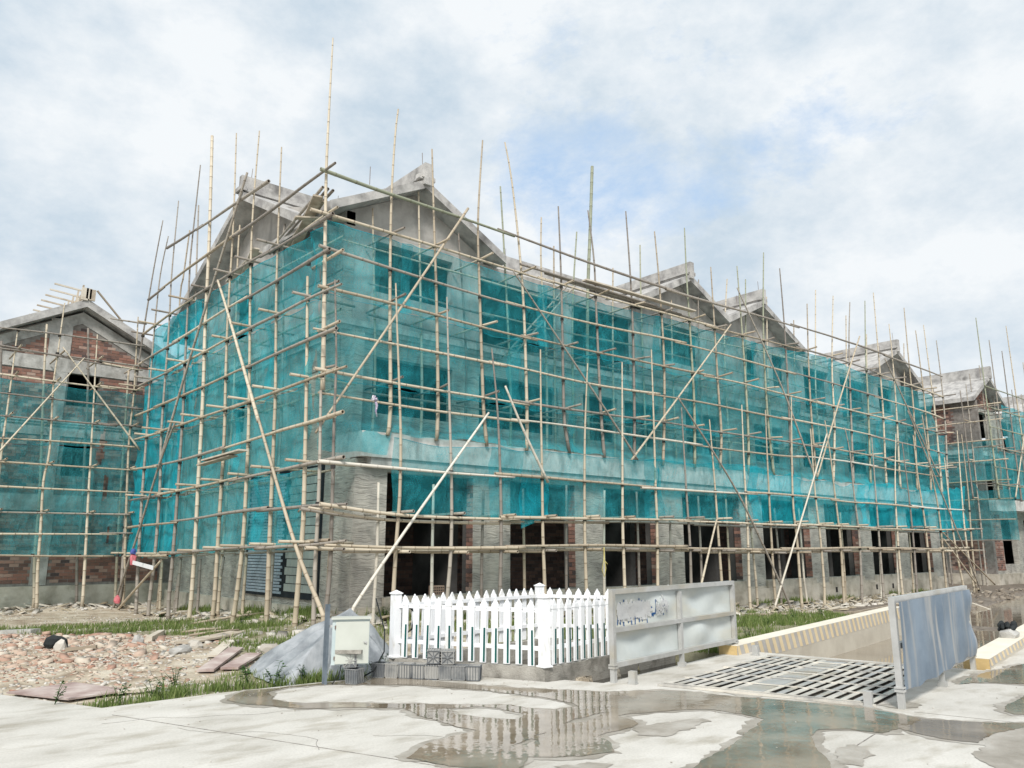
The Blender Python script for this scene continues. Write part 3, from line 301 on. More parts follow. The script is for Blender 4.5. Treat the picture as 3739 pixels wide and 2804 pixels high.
def leafy(m, amt=.45):
    nt = m.node_tree; b = nt.nodes['Principled BSDF']; out = nt.nodes['Material Output']; src = b.inputs['Base Color'].links[0].from_socket
    t = nt.nodes.new('ShaderNodeBsdfTranslucent'); nt.links.new(src, t.inputs[0]); x = nt.nodes.new('ShaderNodeMixShader'); x.inputs[0].default_value = amt
    nt.links.new(b.outputs[0], x.inputs[1]); nt.links.new(t.outputs[0], x.inputs[2]); nt.links.new(x.outputs[0], out.inputs[0])
leafy(G['grass']); leafy(G['weed'],.35)
def mat_ground():
    m = bpy.data.materials.new('sandy_ground'); m.use_nodes = True; nt = m.node_tree; N = nt.nodes.new; L = nt.links.new
    b = nt.nodes['Principled BSDF']; b.inputs['Roughness'].default_value = .95; b.inputs['Specular IOR Level'].default_value = .15
    g = N('ShaderNodeNewGeometry')
    def noise(s, d=6, st=None):
        n = N('ShaderNodeTexNoise'); n.inputs['Scale'].default_value = s; n.inputs['Detail'].default_value = d; L(g.outputs['Position'], n.inputs['Vector']); return n.outputs['Fac']
    r = N('ShaderNodeValToRGB'); e = r.color_ramp.elements; e.new(.5)
    for i,(p,c) in enumerate(((.33,(.26,.205,.15)),(.5,(.42,.36,.275)),(.66,(.54,.49,.40)))): e[i].position = p; e[i].color = (*c,1)
    L(noise(2.2,8), r.inputs[0])
    # 'mud' vertex attribute: 1 wet brown mud
    at = N('ShaderNodeAttribute'); at.attribute_name = 'mud'
    r2 = N('ShaderNodeValToRGB'); e = r2.color_ramp.elements; e[0].position = .35; e[0].color = (.13,.105,.085,1); e[1].position = .65; e[1].color = (.23,.195,.16,1); L(noise(5,8), r2.inputs[0])
    mx = N('ShaderNodeMix'); mx.data_type = 'RGBA'; L(at.outputs['Fac'], mx.inputs['Factor']); L(r.outputs['Color'], mx.inputs['A']); L(r2.outputs['Color'], mx.inputs['B'])
    at2 = N('ShaderNodeAttribute'); at2.attribute_name = 'green'
    mx2 = N('ShaderNodeMix'); mx2.data_type = 'RGBA'; L(at2.outputs['Fac'], mx2.inputs['Factor']); L(mx.outputs['Result'], mx2.inputs['A']); mx2.inputs['B'].default_value = (.12,.135,.06,1)
    L(mx2.outputs['Result'], b.inputs['Base Color'])
    mr = N('ShaderNodeMapRange'); mr.inputs['To Min'].default_value = .95; mr.inputs['To Max'].default_value = .45; L(at.outputs['Fac'], mr.inputs['Value']); L(mr.outputs['Result'], b.inputs['Roughness'])
    bp = N('ShaderNodeBump'); bp.inputs['Strength'].default_value = .8; bp.inputs['Distance'].default_value = .04; L(noise(18,6), bp.inputs['Height']); L(bp.outputs[0], b.inputs['Normal'])
    return m
G['ground'] = mat_ground()
def mat_road():
    m = bpy.data.materials.new('road_concrete'); m.use_nodes = True; nt = m.node_tree; N = nt.nodes.new; L = nt.links.new
    b = nt.nodes['Principled BSDF']; b.inputs['Roughness'].default_value = .75; b.inputs['Specular IOR Level'].default_value = .3
    g = N('ShaderNodeNewGeometry')
    def noise(s, d=6, st=(1,1,1), loc=(0,0,0)):
        mp = N('ShaderNodeMapping'); mp.inputs['Scale'].default_value = st; mp.inputs['Location'].default_value = loc; mp.inputs['Rotation'].default_value = (0,0,.3); L(g.outputs['Position'], mp.inputs['Vector'])
        n = N('ShaderNodeTexNoise'); n.inputs['Scale'].default_value = s; n.inputs['Detail'].default_value = d; n.inputs['Roughness'].default_value = .6; L(mp.outputs[0], n.inputs['Vector']); return n.outputs['Fac']
    r = N('ShaderNodeValToRGB'); e = r.color_ramp.elements; e.new(.5)
    for i,(p,c) in enumerate(((.3,(.44,.42,.375)),(.5,(.54,.52,.475)),(.68,(.61,.59,.545)))): e[i].position = p; e[i].color = (*c,1)
    L(noise(.9,9,(1,1.6,1)), r.inputs[0])
    r2 = N('ShaderNodeValToRGB'); e = r2.color_ramp.elements; e[0].position = .50; e[0].color = (1,1,1,1); e[1].position = .72; e[1].color = (.66,.63,.57,1); L(noise(1.5,9,(1,2.2,1),(4,2,0)), r2.inputs[0])
    r3 = N('ShaderNodeValToRGB'); e = r3.color_ramp.elements; e[0].position = .3; e[0].color = (.9,.9,.9,1); e[1].position = .6; e[1].color = (1.03,1.03,1.03,1); L(noise(45,3), r3.inputs[0])
    a = N('ShaderNodeMix'); a.data_type = 'RGBA'; a.blend_type = 'MULTIPLY'; a.inputs['Factor'].default_value = 1; L(r.outputs['Color'], a.inputs['A']); L(r2.outputs['Color'], a.inputs['B'])
    c = N('ShaderNodeMix'); c.data_type = 'RGBA'; c.blend_type = 'MULTIPLY'; c.inputs['Factor'].default_value = 1; L(a.outputs['Result'], c.inputs['A']); L(r3.outputs['Color'], c.inputs['B'])
    L(c.outputs['Result'], b.inputs['Base Color'])
    bp = N('ShaderNodeBump'); bp.inputs['Strength'].default_value = .25; bp.inputs['Distance'].default_value = .01; L(noise(60,4), bp.inputs['Height']); L(bp.outputs[0], b.inputs['Normal'])
    return m
G['road'] = mat_road()
def mat_water(name, c0, c1, rough=.02, wave=.15, scale=9, ior=1.45):
    m = bpy.data.materials.new(name); m.use_nodes = True; nt = m.node_tree; N = nt.nodes.new; L = nt.links.new
    b = nt.nodes['Principled BSDF']; b.inputs['Roughness'].default_value = rough; b.inputs['IOR'].default_value = ior
    g = N('ShaderNodeNewGeometry'); n = N('ShaderNodeTexNoise'); n.inputs['Scale'].default_value = 1.6; n.inputs['Detail'].default_value = 6; L(g.outputs['Position'], n.inputs['Vector'])
    r = N('ShaderNodeValToRGB'); e = r.color_ramp.elements; e[0].position = .35; e[0].color = (*c0,1); e[1].position = .65; e[1].color = (*c1,1); L(n.outputs['Fac'], r.inputs[0]); L(r.outputs['Color'], b.inputs['Base Color'])
    rr = N('ShaderNodeMapRange'); rr.inputs['From Min'].default_value = .5; rr.inputs['From Max'].default_value = .7; rr.inputs['To Min'].default_value = rough; rr.inputs['To Max'].default_value = rough+.10; L(n.outputs['Fac'], rr.inputs['Value']); L(rr.outputs['Result'], b.inputs['Roughness'])
    n2 = N('ShaderNodeTexNoise'); n2.inputs['Scale'].default_value = scale; n2.inputs['Detail'].default_value = 2; L(g.outputs['Position'], n2.inputs['Vector'])
    bp = N('ShaderNodeBump'); bp.inputs['Strength'].default_value = wave; bp.inputs['Distance'].default_value = .004; L(n2.outputs['Fac'], bp.inputs['Height']); L(bp.outputs[0], b.inputs['Normal'])
    return m
G['puddle'] = mat_water('puddle_water', (.17,.14,.10), (.31,.265,.205), .02, .45, 7, 1.34)
G['flood'] = mat_water('muddy_water', (.22,.185,.14), (.29,.25,.195), .03, .5, 3)
G['sump'] = mat_water('sump_water', (.03,.028,.022), (.06,.055,.045), .02, .2, 8)
# ================================================================ SETTING
U_ = Vector((.985,.172,0)); V_ = Vector((.172,-.985,0))      # axes of the wheel wash and its barriers
ROAD = [(-7,30),(1.61,10.78),(2.29,9.21),(3.52,9.28),(4.76,9.2),(5.35,9.12),(5.95,9.35),(6.85,7.42),(7.12,7.40),(7.32,6.93),(10.9,7.6),(11.25,7.62),(11.95,4.32),(60,12.7),(60,-60),(-60,-60),(-60,30)]
PIT = [(6.88,7.5),(5.9,9.55),(9.05,9.98),(10.15,8.07)]
def inpoly(x, y, poly):
    x = np.asarray(x,float); y = np.asarray(y,float); ins = np.zeros(x.shape,bool); n = len(poly)
    for i in range(n):
        x0,y0 = poly[i]; x1,y1 = poly[(i+1)%n]
        if y0 == y1: continue
        c = ((y0>y)!=(y1>y)) & (x < (x1-x0)*(y-y0)/(y1-y0)+x0); ins ^= c
    return ins
def sm(t): t = np.clip(t,0,1); return t*t*(3-2*t)
def wav(x,y,s,seed=0):
    r = np.random.default_rng(seed); z = 0
    for k in range(7):
        a = r.uniform(0,6.28); f = s*(1.0+.75*k); z = z+np.sin((x*math.cos(a)+y*math.sin(a))*f+r.uniform(0,6.28))/(1+.6*k)
    return z/2.6
def ad(x,y):
    rx, ry = x-10.7, y-7.35; return rx*.985+ry*.172, -rx*.172+ry*.985
TRENCH = [(6.95,7.4),(7.3,6.93),(10.7,7.5),(11.0,7.9),(10.15,8.1)]
def H(x,y,raw=False):
    x = np.asarray(x,float); y = np.asarray(y,float)
    h = -.035 + .22*np.exp(-((x-8)**2/10+(y-14.4)**2/5)) - .20*sm((y-15.5)/8)*sm((9-x)/2) - .15*sm((x-14)/10)
    h = h + .035*wav(x,y,.9,1)*sm((y-9.2)/2) + .018*wav(x,y,3.1,2)*sm((y-9.2)/1.5)
    h = h + .18*np.exp(-((x-7.9)**2/.5+(y-18.5)**2/18)) + .14*np.exp(-((x-5.6)**2/2.2+(y-27.4)**2/1.2))
    a,d = ad(x,y)
    bas = sm((a-.55)/.35)*sm((.25-d)/.2)*sm((d+3.05)/.1)
    wide = sm((a-8.7)/1.5)*sm((1.2-d)/2.2)*sm((d+3.05)/.1)
    b = np.maximum(bas, wide)
    h = h*(1-b) + b*(-.72 + .05*wav(x,y,1.3,5) + .36*np.exp(-((a-12.2)/.9)**2)*sm((d+3)/1.5) + .0*wide)
    if not raw:
        h = np.where(inpoly(x,y,ROAD), -.75, h)
        h = np.where(inpoly(x,y,PIT), -.6, h)
        h = np.where(inpoly(x,y,TRENCH), -.45, h)
    return h
def hz(x,y): return float(H(x,y))
def axis(lo, hi, fine0, fine1, df):
    a = list(np.arange(fine0, fine1, df)); s = df; p = fine0; l = []
    while p > lo: s *= 1.25; p -= s; l.append(p)
    s = df; p = a[-1]; r = []
    while p < hi: s *= 1.25; p += s; r.append(p)
    return np.array(l[::-1]+a+r)
xs = axis(-900, 900, -2, 38, .14); ys = axis(-900, 900, 6.2, 29, .14)
X, Y = np.meshgrid(xs, ys); Z = H(X,Y); nx, ny = len(xs), len(ys)
me = bpy.data.meshes.new('ground'); ii = np.arange(ny-1)[:,None]*nx+np.arange(nx-1)[None,:]
fa = np.stack([ii,ii+1,ii+nx+1,ii+nx],-1).reshape(-1,4)
me.vertices.add(nx*ny); me.vertices.foreach_set('co', np.stack([X,Y,Z],-1).astype(np.float32).ravel())
me.loops.add(fa.size); me.loops.foreach_set('vertex_index', fa.ravel().astype(np.int32))
me.polygons.add(len(fa)); me.polygons.foreach_set('loop_start', np.arange(0,fa.size,4,dtype=np.int32)); me.update()
me.polygons.foreach_set('use_smooth',[True]*len(fa))
A_, D_ = ad(X,Y); mud = np.clip(sm((A_-.3)/.5)*sm((.5-D_)/.4) + sm((A_-8)/2)*sm((6.5-D_)/2), 0, 1)*(A_>0)
mud = np.clip(mud + .8*inpoly(X,Y,PIT) + .8*inpoly(X,Y,TRENCH),0,1)
green = np.zeros_like(X)
for p in GRASSP: green = np.maximum(green, inpoly(X,Y,p)*.5)
green = np.maximum(green, .6*sm((X-8.6)/.6)*sm((20.5-X)/1)*sm((D_-.25)/.3)*sm((13.2-Y)/.8)*(Y>7.4))
for nme,arr in (('mud',mud),('green',green)):
    at = me.attributes.new(nme,'FLOAT','POINT'); at.data.foreach_set('value', arr.ravel().astype(np.float32))
me.materials.append(G['ground']); ground = bpy.data.objects.new('ground', me); col.objects.link(ground); tag(ground, kind='structure')
m = MB(); m.prism([(x,y,0) for x,y in ROAD], (0,0,-.8)); road = m.build('concrete_road', G['road'], origin=(0,0,0), kind='structure')
G['jointc'] = mat('joint_dirt', [(.12,.11,.10),(.3,.28,.25)], 9)
# saw-cut joints: thin dark grooves (as strips lying in the surface)
m = MB()
for a,b in zip(JOINT[::2],JOINT[1::2]):
    m.bar((*a,.0005),(*b,.0005),.011,.003)
m.build('saw_cut_joint', G['jointc'], road)
def wobble(pts, amp, seed, step=.05):
    r = np.random.default_rng(seed); out = []
    n = len(pts); ph = r.uniform(0,6.28,6)
    s = 0
    for i in range(n):
        a, b = np.array(pts[i],float), np.array(pts[(i+1)%n],float); L = np.linalg.norm(b-a); k = max(1,int(L/step)); nn = np.array([-(b-a)[1],(b-a)[0]])/max(L,1e-6)
        for j in range(k):
            t = j/k; w = math.sin(math.pi*t)**.5 if L>.3 else .4
            q = a+(b-a)*t; o = sum(math.sin((s+t*L)*f+p)/(1+.35*m_) for m_,(f,p) in enumerate(zip((3.1,6.7,13,24,41,70),ph)))*amp
            out.append(tuple(q+nn*o*w))
        s += L
    return out
def sheet(name, outers, holes, z, material, amp=.014, **k):
    cu = bpy.data.curves.new('tmp','CURVE'); cu.dimensions = '2D'; cu.fill_mode = 'BOTH'
    for i,p in enumerate(outers+holes):
        q = wobble(p, amp, 11+i); s = cu.splines.new('POLY'); s.points.add(len(q)-1); s.use_cyclic_u = True
        for pt,(x,y) in zip(s.points,q): pt.co = (x,y,0,1)
    o = bpy.data.objects.new('tmp',cu); col.objects.link(o); dg = bpy.context.evaluated_depsgraph_get(); me = bpy.data.meshes.new_from_object(o.evaluated_get(dg))
    bpy.data.objects.remove(o); me.name = name; me.materials.clear(); me.materials.append(material); n = bpy.data.objects.new(name, me); col.objects.link(n); n.location.z = z; return tag(n, **k)
def grow(p, d):
    c = np.mean(np.array(p),0); out = []
    n = len(p); ar = sum(p[i][0]*p[(i+1)%n][1]-p[(i+1)%n][0]*p[i][1] for i in range(n)); sg = 1 if ar>0 else -1
    for i in range(n):
        a,b,c_ = map(np.array,(p[i-1],p[i],p[(i+1)%n])); t = (c_-a)/max(np.linalg.norm(c_-a),1e-6); out.append(tuple(b+np.array([t[1],-t[0]])*d*sg))
    return out
G['damp'] = mat('damp_concrete', [(.24,.215,.175),(.33,.30,.255),(.43,.405,.36)], 2.2, .5, .2, 50, spec=.5)
sheet('damp_road_patch', [grow(WO[0],.07),grow(WO[1],.08),grow(WO[2],.08)], [grow(p,-.05) for p in WH[:2]], .003, G['damp'], .035, kind='structure')
sheet('damp_road_patch', DAMP, [], .0045, G['damp'], .03, kind='structure')
sheet('road_puddle', WO, WH, .007, G['puddle'], .014, kind='structure')
# flooded dip, sump and trench
def quad(name, pts, z, material, **k):
    m = MB(); m.add([(x,y,z) for x,y in pts],[tuple(range(len(pts)))]); return m.build(name, material, origin=(0,0,0), **k)
def uv(a,d): return (10.7+a*.985-d*.172, 7.35+a*.172+d*.985)
quad('flood_water', [uv(.45,-3.1),uv(60,-3.1),uv(60,2.6),uv(8.6,2.6),uv(8.6,.2),uv(.45,.2)], -.44, G['flood'], kind='structure')
quad('sump_water', PIT, -.12, G['sump'], kind='structure')
quad('trench_water', [(6.9,7.5),(7.3,6.94),(10.7,7.52),(11.0,7.9),(10.15,8.1)], -.13, G['sump'], kind='structure')

# ================================================================ BUILDINGS
def slab_wall(m, ax, c0, c1, u0, u1, z0, z1, holes):
    """wall slab on axis ax ('Y': plane Y=c, u is X; 'X': plane X=c, u is Y) with rectangular openings"""
    us = sorted({u0,u1,*[h for q in holes for h in q[:2] if u0<h<u1]}); zs = sorted({z0,z1,*[h for q in holes for h in q[2:] if z0<h<z1]})
    nu, nz = len(us)-1, len(zs)-1
    solid = lambda i,j: 0<=i<nu and 0<=j<nz and not any(q[0]-1e-6<=us[i] and us[i+1]<=q[1]+1e-6 and q[2]-1e-6<=zs[j] and zs[j+1]<=q[3]+1e-6 for q in holes)
    def p(u,c,z): return (u,c,z) if ax=='Y' else (c,u,z)
    def face(*q): m.add(q,[(0,1,2,3)])
    for i in range(nu):
        for j in range(nz):
            if not solid(i,j): continue
            a,b,c,d = us[i],us[i+1],zs[j],zs[j+1]
            face(p(a,c0,c),p(b,c0,c),p(b,c0,d),p(a,c0,d)); face(p(b,c1,c),p(a,c1,c),p(a,c1,d),p(b,c1,d))
            if not solid(i-1,j): face(p(a,c1,c),p(a,c0,c),p(a,c0,d),p(a,c1,d))
            if not solid(i+1,j): face(p(b,c0,c),p(b,c1,c),p(b,c1,d),p(b,c0,d))
            if not solid(i,j-1): face(p(a,c0,c),p(a,c1,c),p(b,c1,c),p(b,c0,c))
            if not solid(i,j+1): face(p(a,c0,d),p(b,c0,d),p(b,c1,d),p(a,c1,d))
    return m
_br = MB(); _br.box(-.12,.12,-.0575,.0575,-.045,.045); BRICK = _br.build('brick_template', G['brick'], attr=False); BRICKME = BRICK.data; bpy.data.objects.remove(BRICK)
def brick_field(ax, c, u0, u1, z0, z1, clip, parent, limit, proud=.012, bw=.25, bh=.1, material='brick'):
    """running-bond bricks standing proud of the mortar bed at plane c (facing minus axis)"""
    n = 0; st = MB(); row = 0; z = z0
    while z+bh <= z1+.001:
        u = u0 - (bw/2 if row%2 else 0)
        while u < u1:
            a, b = max(u,u0)+.006, min(u+bw,u1)-.006; uc, zc = (a+b)/2, z+bh/2
            if b-a > .05 and clip(uc,zc):
                pr = proud*random.uniform(.2,1.3)
                if n < limit:
                    s = ((b-a)/.24,1,1)
                    loc = (uc, c-pr+.0575, zc) if ax=='Y' else (c-pr+.0575, uc, zc)
                    share('brick', BRICKME, loc, parent, rot=(0,0,0) if ax=='Y' else (0,0,math.pi/2), scale=(s[0],1,(bh-.012)/.09))
                    n += 1
                else:
                    za, zb = z+.006, z+bh-.006
                    if ax=='Y': q = [(a,c-pr,za),(b,c-pr,za),(b,c-pr,zb),(a,c-pr,zb),(a,c,za),(b,c,za),(b,c,zb),(a,c,zb)]
                    else: q = [(c-pr,b,za),(c-pr,a,za),(c-pr,a,zb),(c-pr,b,zb),(c,b,za),(c,a,za),(c,a,zb),(c,b,zb)]
                    st.add(q, [(0,1,2,3),(3,2,6,7),(1,5,6,2),(4,0,3,7),(4,5,1,0)])
            u += bw
        z += bh; row += 1
    if st.v: st.build('brickwork', G[material], parent, kind='stuff')
    return n
def roof_slab(m, pts_eave0, pts_eave1, r0, r1, th):
    """one pitch: eave edge e0-e1 up to ridge edge r0-r1, thickness th downwards"""
    m.prism([pts_eave0, pts_eave1, r1, r0], (0,0,-th)); return m
def rough(o, amp, seed=0):
    r = np.random.default_rng(seed)
    for v in o.data.vertices: v.co += Vector(r.uniform(-amp,amp,3).tolist())

B1 = thing('shophouse_block', (8,14.5,0), 'long three storey grey shophouse shell behind teal nets in the middle', 'building')
W0, W1_, D1 = 8.0, 36.85, 25.9
OPEN = [(8.78,11.1),(12.22,14.4),(15.5,17.66),(18.85,21.75),(23.02,25.95),(27.05,29.45),(30.5,32.75),(33.7,35.9)]
m = MB(); slab_wall(m,'Y',14.5,14.74,W0,W1_,.35,3.45,[(a,b,.6,3.2) for a,b in OPEN]); m.build('ground_floor_wall', G['combed'], B1)
m = MB(); slab_wall(m,'X',8.0,8.24,14.74,D1,.35,6.30,[(20.75,21.9,4.7,6.2),(15.9,16.2,2.6,3.1)]); m.build('side_wall', G['combed'], B1)
m = MB(); slab_wall(m,'X',8.003,8.24,15.4,D1,6.66,9.3,[(20.95,22.3,7.45,8.75)])
m.add([(8.003,15.4,9.3),(8.003,D1,9.3),(8.003,20.45,11.2),(8.24,15.4,9.3),(8.24,D1,9.3),(8.24,20.45,11.2)],[(1,0,2),(3,4,5)]); m.build('upper_side_wall', G['smooth'], B1)
W2 = [(8.85,11.1),(11.94,14.7),(15.7,17.15),(17.45,19.1),(20.4,22.3),(24.3,26.2),(27.5,29.6),(31,33),(34.2,36)]
W3 = [(8.8,11.05),(11.95,14.85),(15.3,18.0),(19.3,21.4),(23.9,24.9),(25.8,26.8),(28.0,30.0),(30.9,33.2),(34.3,35.9)]
m = MB(); slab_wall(m,'Y',15.4,15.64,W0+.24,W1_,4.0,6.30,[(a,b,4.62,5.95) for a,b in W2]); m.build('first_floor_wall', G['combed'], B1)
m = MB(); slab_wall(m,'Y',15.403,15.64,W0+.24,W1_,6.66,8.95,[(a,b,(7.5 if k not in (1,2,6,7) else 6.75),(8.75 if k not in (1,2,6,7) else 8.6)) for k,(a,b) in enumerate(W3)]); m.build('second_floor_wall', G['smooth'], B1)
m = MB(); m.box(W0-.05,8.24,15.38,15.64,4.0,8.95); m.build('corner_pier', G['combed'], B1)
# string course (three stepped mouldings) along the front and the side
for (z0,z1,o) in ((6.30,6.42,.05),(6.42,6.52,.12),(6.52,6.66,.2)):
    m = MB(); m.box(W0-o,W1_+o,15.4-o,15.66,z0,z1); m.build('string_course', G['fascia'], B1)
    m = MB(); m.box(W0-o,8.26,15.66,D1,z0,z1); m.build('string_course', G['fascia'], B1)
# projecting canopy slab over the shops, its upstand and soffit
m = MB(); m.box(W0-.003,W1_+.1,14.25,15.37,3.47,3.62); m.box(W0-.003,W1_+.1,14.25,14.37,3.62,4.0); m.box(W0-.003,8.12,14.37,15.37,3.62,4.0); canopy = m.build('canopy_fascia', G['fascia'], B1)
m = MB(); m.box(8.26,W1_,14.30,14.72,3.30,3.47); m.build('lintel_beam', G['conc'], B1)
# plinth with cut-off toes and a row of weep holes
m = MB(); m.box(W0-.10,W1_+.06,14.38,14.76,-.9,.35); m.box(W0-.10,8.26,14.76,D1+.05,-.9,.35)
for a,b in OPEN: m.box(a-.03,b+.03,14.40,14.76,.35,.598)
for a,b in zip([W0-.09]+[q[1] for q in OPEN],[q[0] for q in OPEN]+[W1_+.05]): m.box(a+.03,b-.03,14.47,14.5,.35,.42)
m.build('plinth', G['plinth'], B1)
for x in (18.55,20.9,26.35,27.2,30.25,31.6): 
    m = MB(); m.box(x,x+.13,14.372,14.385,.08,.26); m.build('weep_hole', G['dark'], B1)
m = MB(); m.box(17.6,18.3,13.55,14.37,-.3,.34); m.build('concrete_step', G['plinth'], B1)
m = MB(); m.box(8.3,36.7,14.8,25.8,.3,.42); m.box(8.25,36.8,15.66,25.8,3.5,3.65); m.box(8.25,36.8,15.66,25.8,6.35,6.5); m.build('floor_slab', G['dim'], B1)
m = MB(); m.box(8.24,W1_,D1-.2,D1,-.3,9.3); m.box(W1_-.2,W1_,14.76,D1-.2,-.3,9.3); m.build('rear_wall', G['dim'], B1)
m = MB(); m.add([(W1_,15.4,9.3),(W1_,D1,9.3),(W1_,20.45,11.2),(W1_-.2,15.4,9.3),(W1_-.2,D1,9.3),(W1_-.2,20.45,11.2)],[(0,1,2),(4,3,5)]); m.build('end_gable_wall', G['smooth'], B1)
m = MB()
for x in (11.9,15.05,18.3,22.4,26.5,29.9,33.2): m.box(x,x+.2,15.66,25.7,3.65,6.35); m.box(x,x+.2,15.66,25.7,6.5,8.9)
m.build('added_cross_wall', G['dim'], B1)  # partitions added to keep the upper rooms dark
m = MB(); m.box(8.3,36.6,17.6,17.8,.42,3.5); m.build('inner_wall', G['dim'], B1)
brick_field('Y',17.6,8.4,34,.45,3.3,lambda u,z: True, B1, 0, material='brick_shade')
m = MB()
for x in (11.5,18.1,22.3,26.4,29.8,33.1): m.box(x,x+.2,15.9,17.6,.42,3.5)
m.build('added_party_wall', G['dim'], B1, kind='stuff')  # walls added across the shop rooms to shut out light
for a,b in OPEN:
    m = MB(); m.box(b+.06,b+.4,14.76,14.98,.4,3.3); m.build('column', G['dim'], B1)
# brick reveals at the right jamb of each opening, laid headers and stretchers
_hb = MB(); _hb.box(-.01,.01,-.055,.055,-.045,.045); t_ = _hb.build('t', G['brick'], attr=False); HB = t_.data; bpy.data.objects.remove(t_)
for k,(a,b) in enumerate(OPEN):
    z = .60; r = 0; st = MB()
    while z+.1 < 3.22:
        for yc,w in ((14.56,.11),(14.68,.11)) if r%2 else ((14.62,.23),):
            if k < 7: share('brick', HB, (b-.004-random.uniform(0,.006),yc,z+.05), B1, scale=(1,w/.11*.97,.98))
            else: st.box(b-.014,b+.006,yc-w/2+.004,yc+w/2-.004,z+.005,z+.095)
        z += .1; r += 1
    if st.v: st.build('brickwork', G['brick'], B1, kind='stuff')
# hollow block on the sill of the first opening
hb = MB(); hb.box(10.02,10.34,14.52,14.66,.605,.80); hbo = hb.build('hollow_block', G['chipb'], label='red perforated brick left standing on the sill of the first shop opening', cat='brick')
hh = MB()
for i in range(6):
    for j in range(3): hh.box(10.05+i*.048,10.075+i*.048,14.514,14.522,.63+j*.055,.66+j*.055)
hh.build('hole', G['dark'], hbo)
# tiled trial panel on the side wall
P_ = MB(); P_.box(7.955,7.998,15.84,19.85,.50,3.42); P_.build('tile_backing', G['joint'], B1)
def tiles(y0,y1,z0,z1,tw,thh,gy,gz,name,material):
    mb = MB(); mb.box(-.006,.006,-tw/2,tw/2,-thh/2,thh/2); t = mb.build('t',material,attr=False); me = t.data; bpy.data.objects.remove(t)
    z = z0; r = 0; n = 0; st = MB()
    while z+thh <= z1:
        y = y1-tw/2-(tw/2 if r%2 else 0)
        while y-tw/2 > y0:
            if n < 300: share(name, me, (7.949,y,z+thh/2), B1); n += 1
            else: st.box(7.943,7.955,y-tw/2,y+tw/2,z,z+thh)
            y -= tw+gy
        z += thh+gz; r += 1
    if st.v: st.build('upper_'+name+'_courses', material, B1, kind='stuff')
tiles(15.92,17.50,.56,3.38,.19,.165,.008,.018,'wide_tile',G['tileg'])
tiles(17.58,19.80,.54,3.38,.19,.055,.006,.017,'narrow_tile',G['tileb'])
# main roof and its ridge beam
RY, RZ = 20.45, 11.42
m = MB(); roof_slab(m,(7.35,15.75,8.98),(37.5,15.75,8.98),(7.35,RY,RZ),(37.5,RY,RZ),.24); roof_slab(m,(7.35,26.6,8.55),(37.5,26.6,8.55),(7.35,RY,RZ),(37.5,RY,RZ),.24); m.build('main_roof', G['roofc'], B1)
def ridge_beam(x0,x1,y0,y1,z0,z1, horiz):
    m = MB(); 
    if horiz: m.box(x0,x1,y0,y1,z0,z1); m.box(x0-.01,x1,y0-.07,y1+.07,z0+.10,z0+.20); m.box(x0-.06,x0+.12,y0-.12,y1+.12,z0+.1,z0+.22)
    else: m.box(x0,x1,y0,y1,z0,z1); m.box(x0-.06,x1+.06,y0+.02,y1,z0+.18,z0+.24); m.box(x0-.14,x1+.14,y0+.05,y0+.2,z0+.14,z0+.25)
    return m
ridge_beam(7.30,37.6,20.36,20.54,11.30,11.88,True).build('main_ridge_beam', G['roofc'], B1)
m = MB()
for x in (7.6,10.3,13.5,17,21.2,25,29,33): m.tube([(x,20.45,11.86),(x+.02,20.45,12.2)],.009,5)
m.build('rebar', G['rebar'], B1)
GX = [(9.85,2.52,2.55),(20.32,2.6,2.08),(24.6,2.2,2.75),(35.45,2.75,2.45)]
for k,(xc,hl,hr) in enumerate(GX):
    zl, zr = (9.16, 9.12) if k!=1 else (9.16,9.42)
    if k==2: zl = 9.42
    zt = 10.46
    m = MB()
    for h,z in ((-hl,zl),(hr,zr)):
        m.prism([(xc+h,14.88,z),(xc+h,18.6,z),(xc,18.6,zt),(xc,14.88,zt)] if h>0 else [(xc+h,18.6,z),(xc+h,14.88,z),(xc,14.88,zt),(xc,18.6,zt)],(0,0,-.22))
    rf = m.build('gable_roof', G['roofc'], B1)
    ridge_beam(xc-.10,xc+.10,14.80,19.0,10.30,10.86,False).build('gable_ridge_beam', G['roofc'], rf)
    m = MB(); m.tube([(xc-.05,15.0,10.85),(xc-.07,15.0,11.2)],.009,5); m.tube([(xc-1.5,15.0,9.9),(xc-1.5,15.0,10.35)],.009,5); m.build('rebar', G['rebar'], rf)
    xl, xr = xc-hl*(.73 if k!=2 else 1.0), xc+hr*(.86 if k!=1 else 1.0); sl = (zt-zl)/hl; sr = (zt-zr)/hr
    zl_ = zt-.23-(xc-xl)*sl; zr_ = zt-.23-(xr-xc)*sr
    m = MB(); m.prism([(xl,15.40,8.952),(xr,15.40,8.952),(xr,15.40,zr_),(xc,15.40,zt-.23),(xl,15.40,zl_)],(0,.24,0)); m.build('gable_wall', G['smooth'], B1)
# eaves box under the gables' sides
m = MB()
for xc,hl,hr in GX: m.box(xc-hl*.73,xc-hl*.73+.2,15.66,17.8,8.95,9.2); m.box(xc+hr*.8-.2,xc+hr*.8,15.66,17.8,8.95,9.2)
m.build('gable_cheek', G['smooth'], B1)

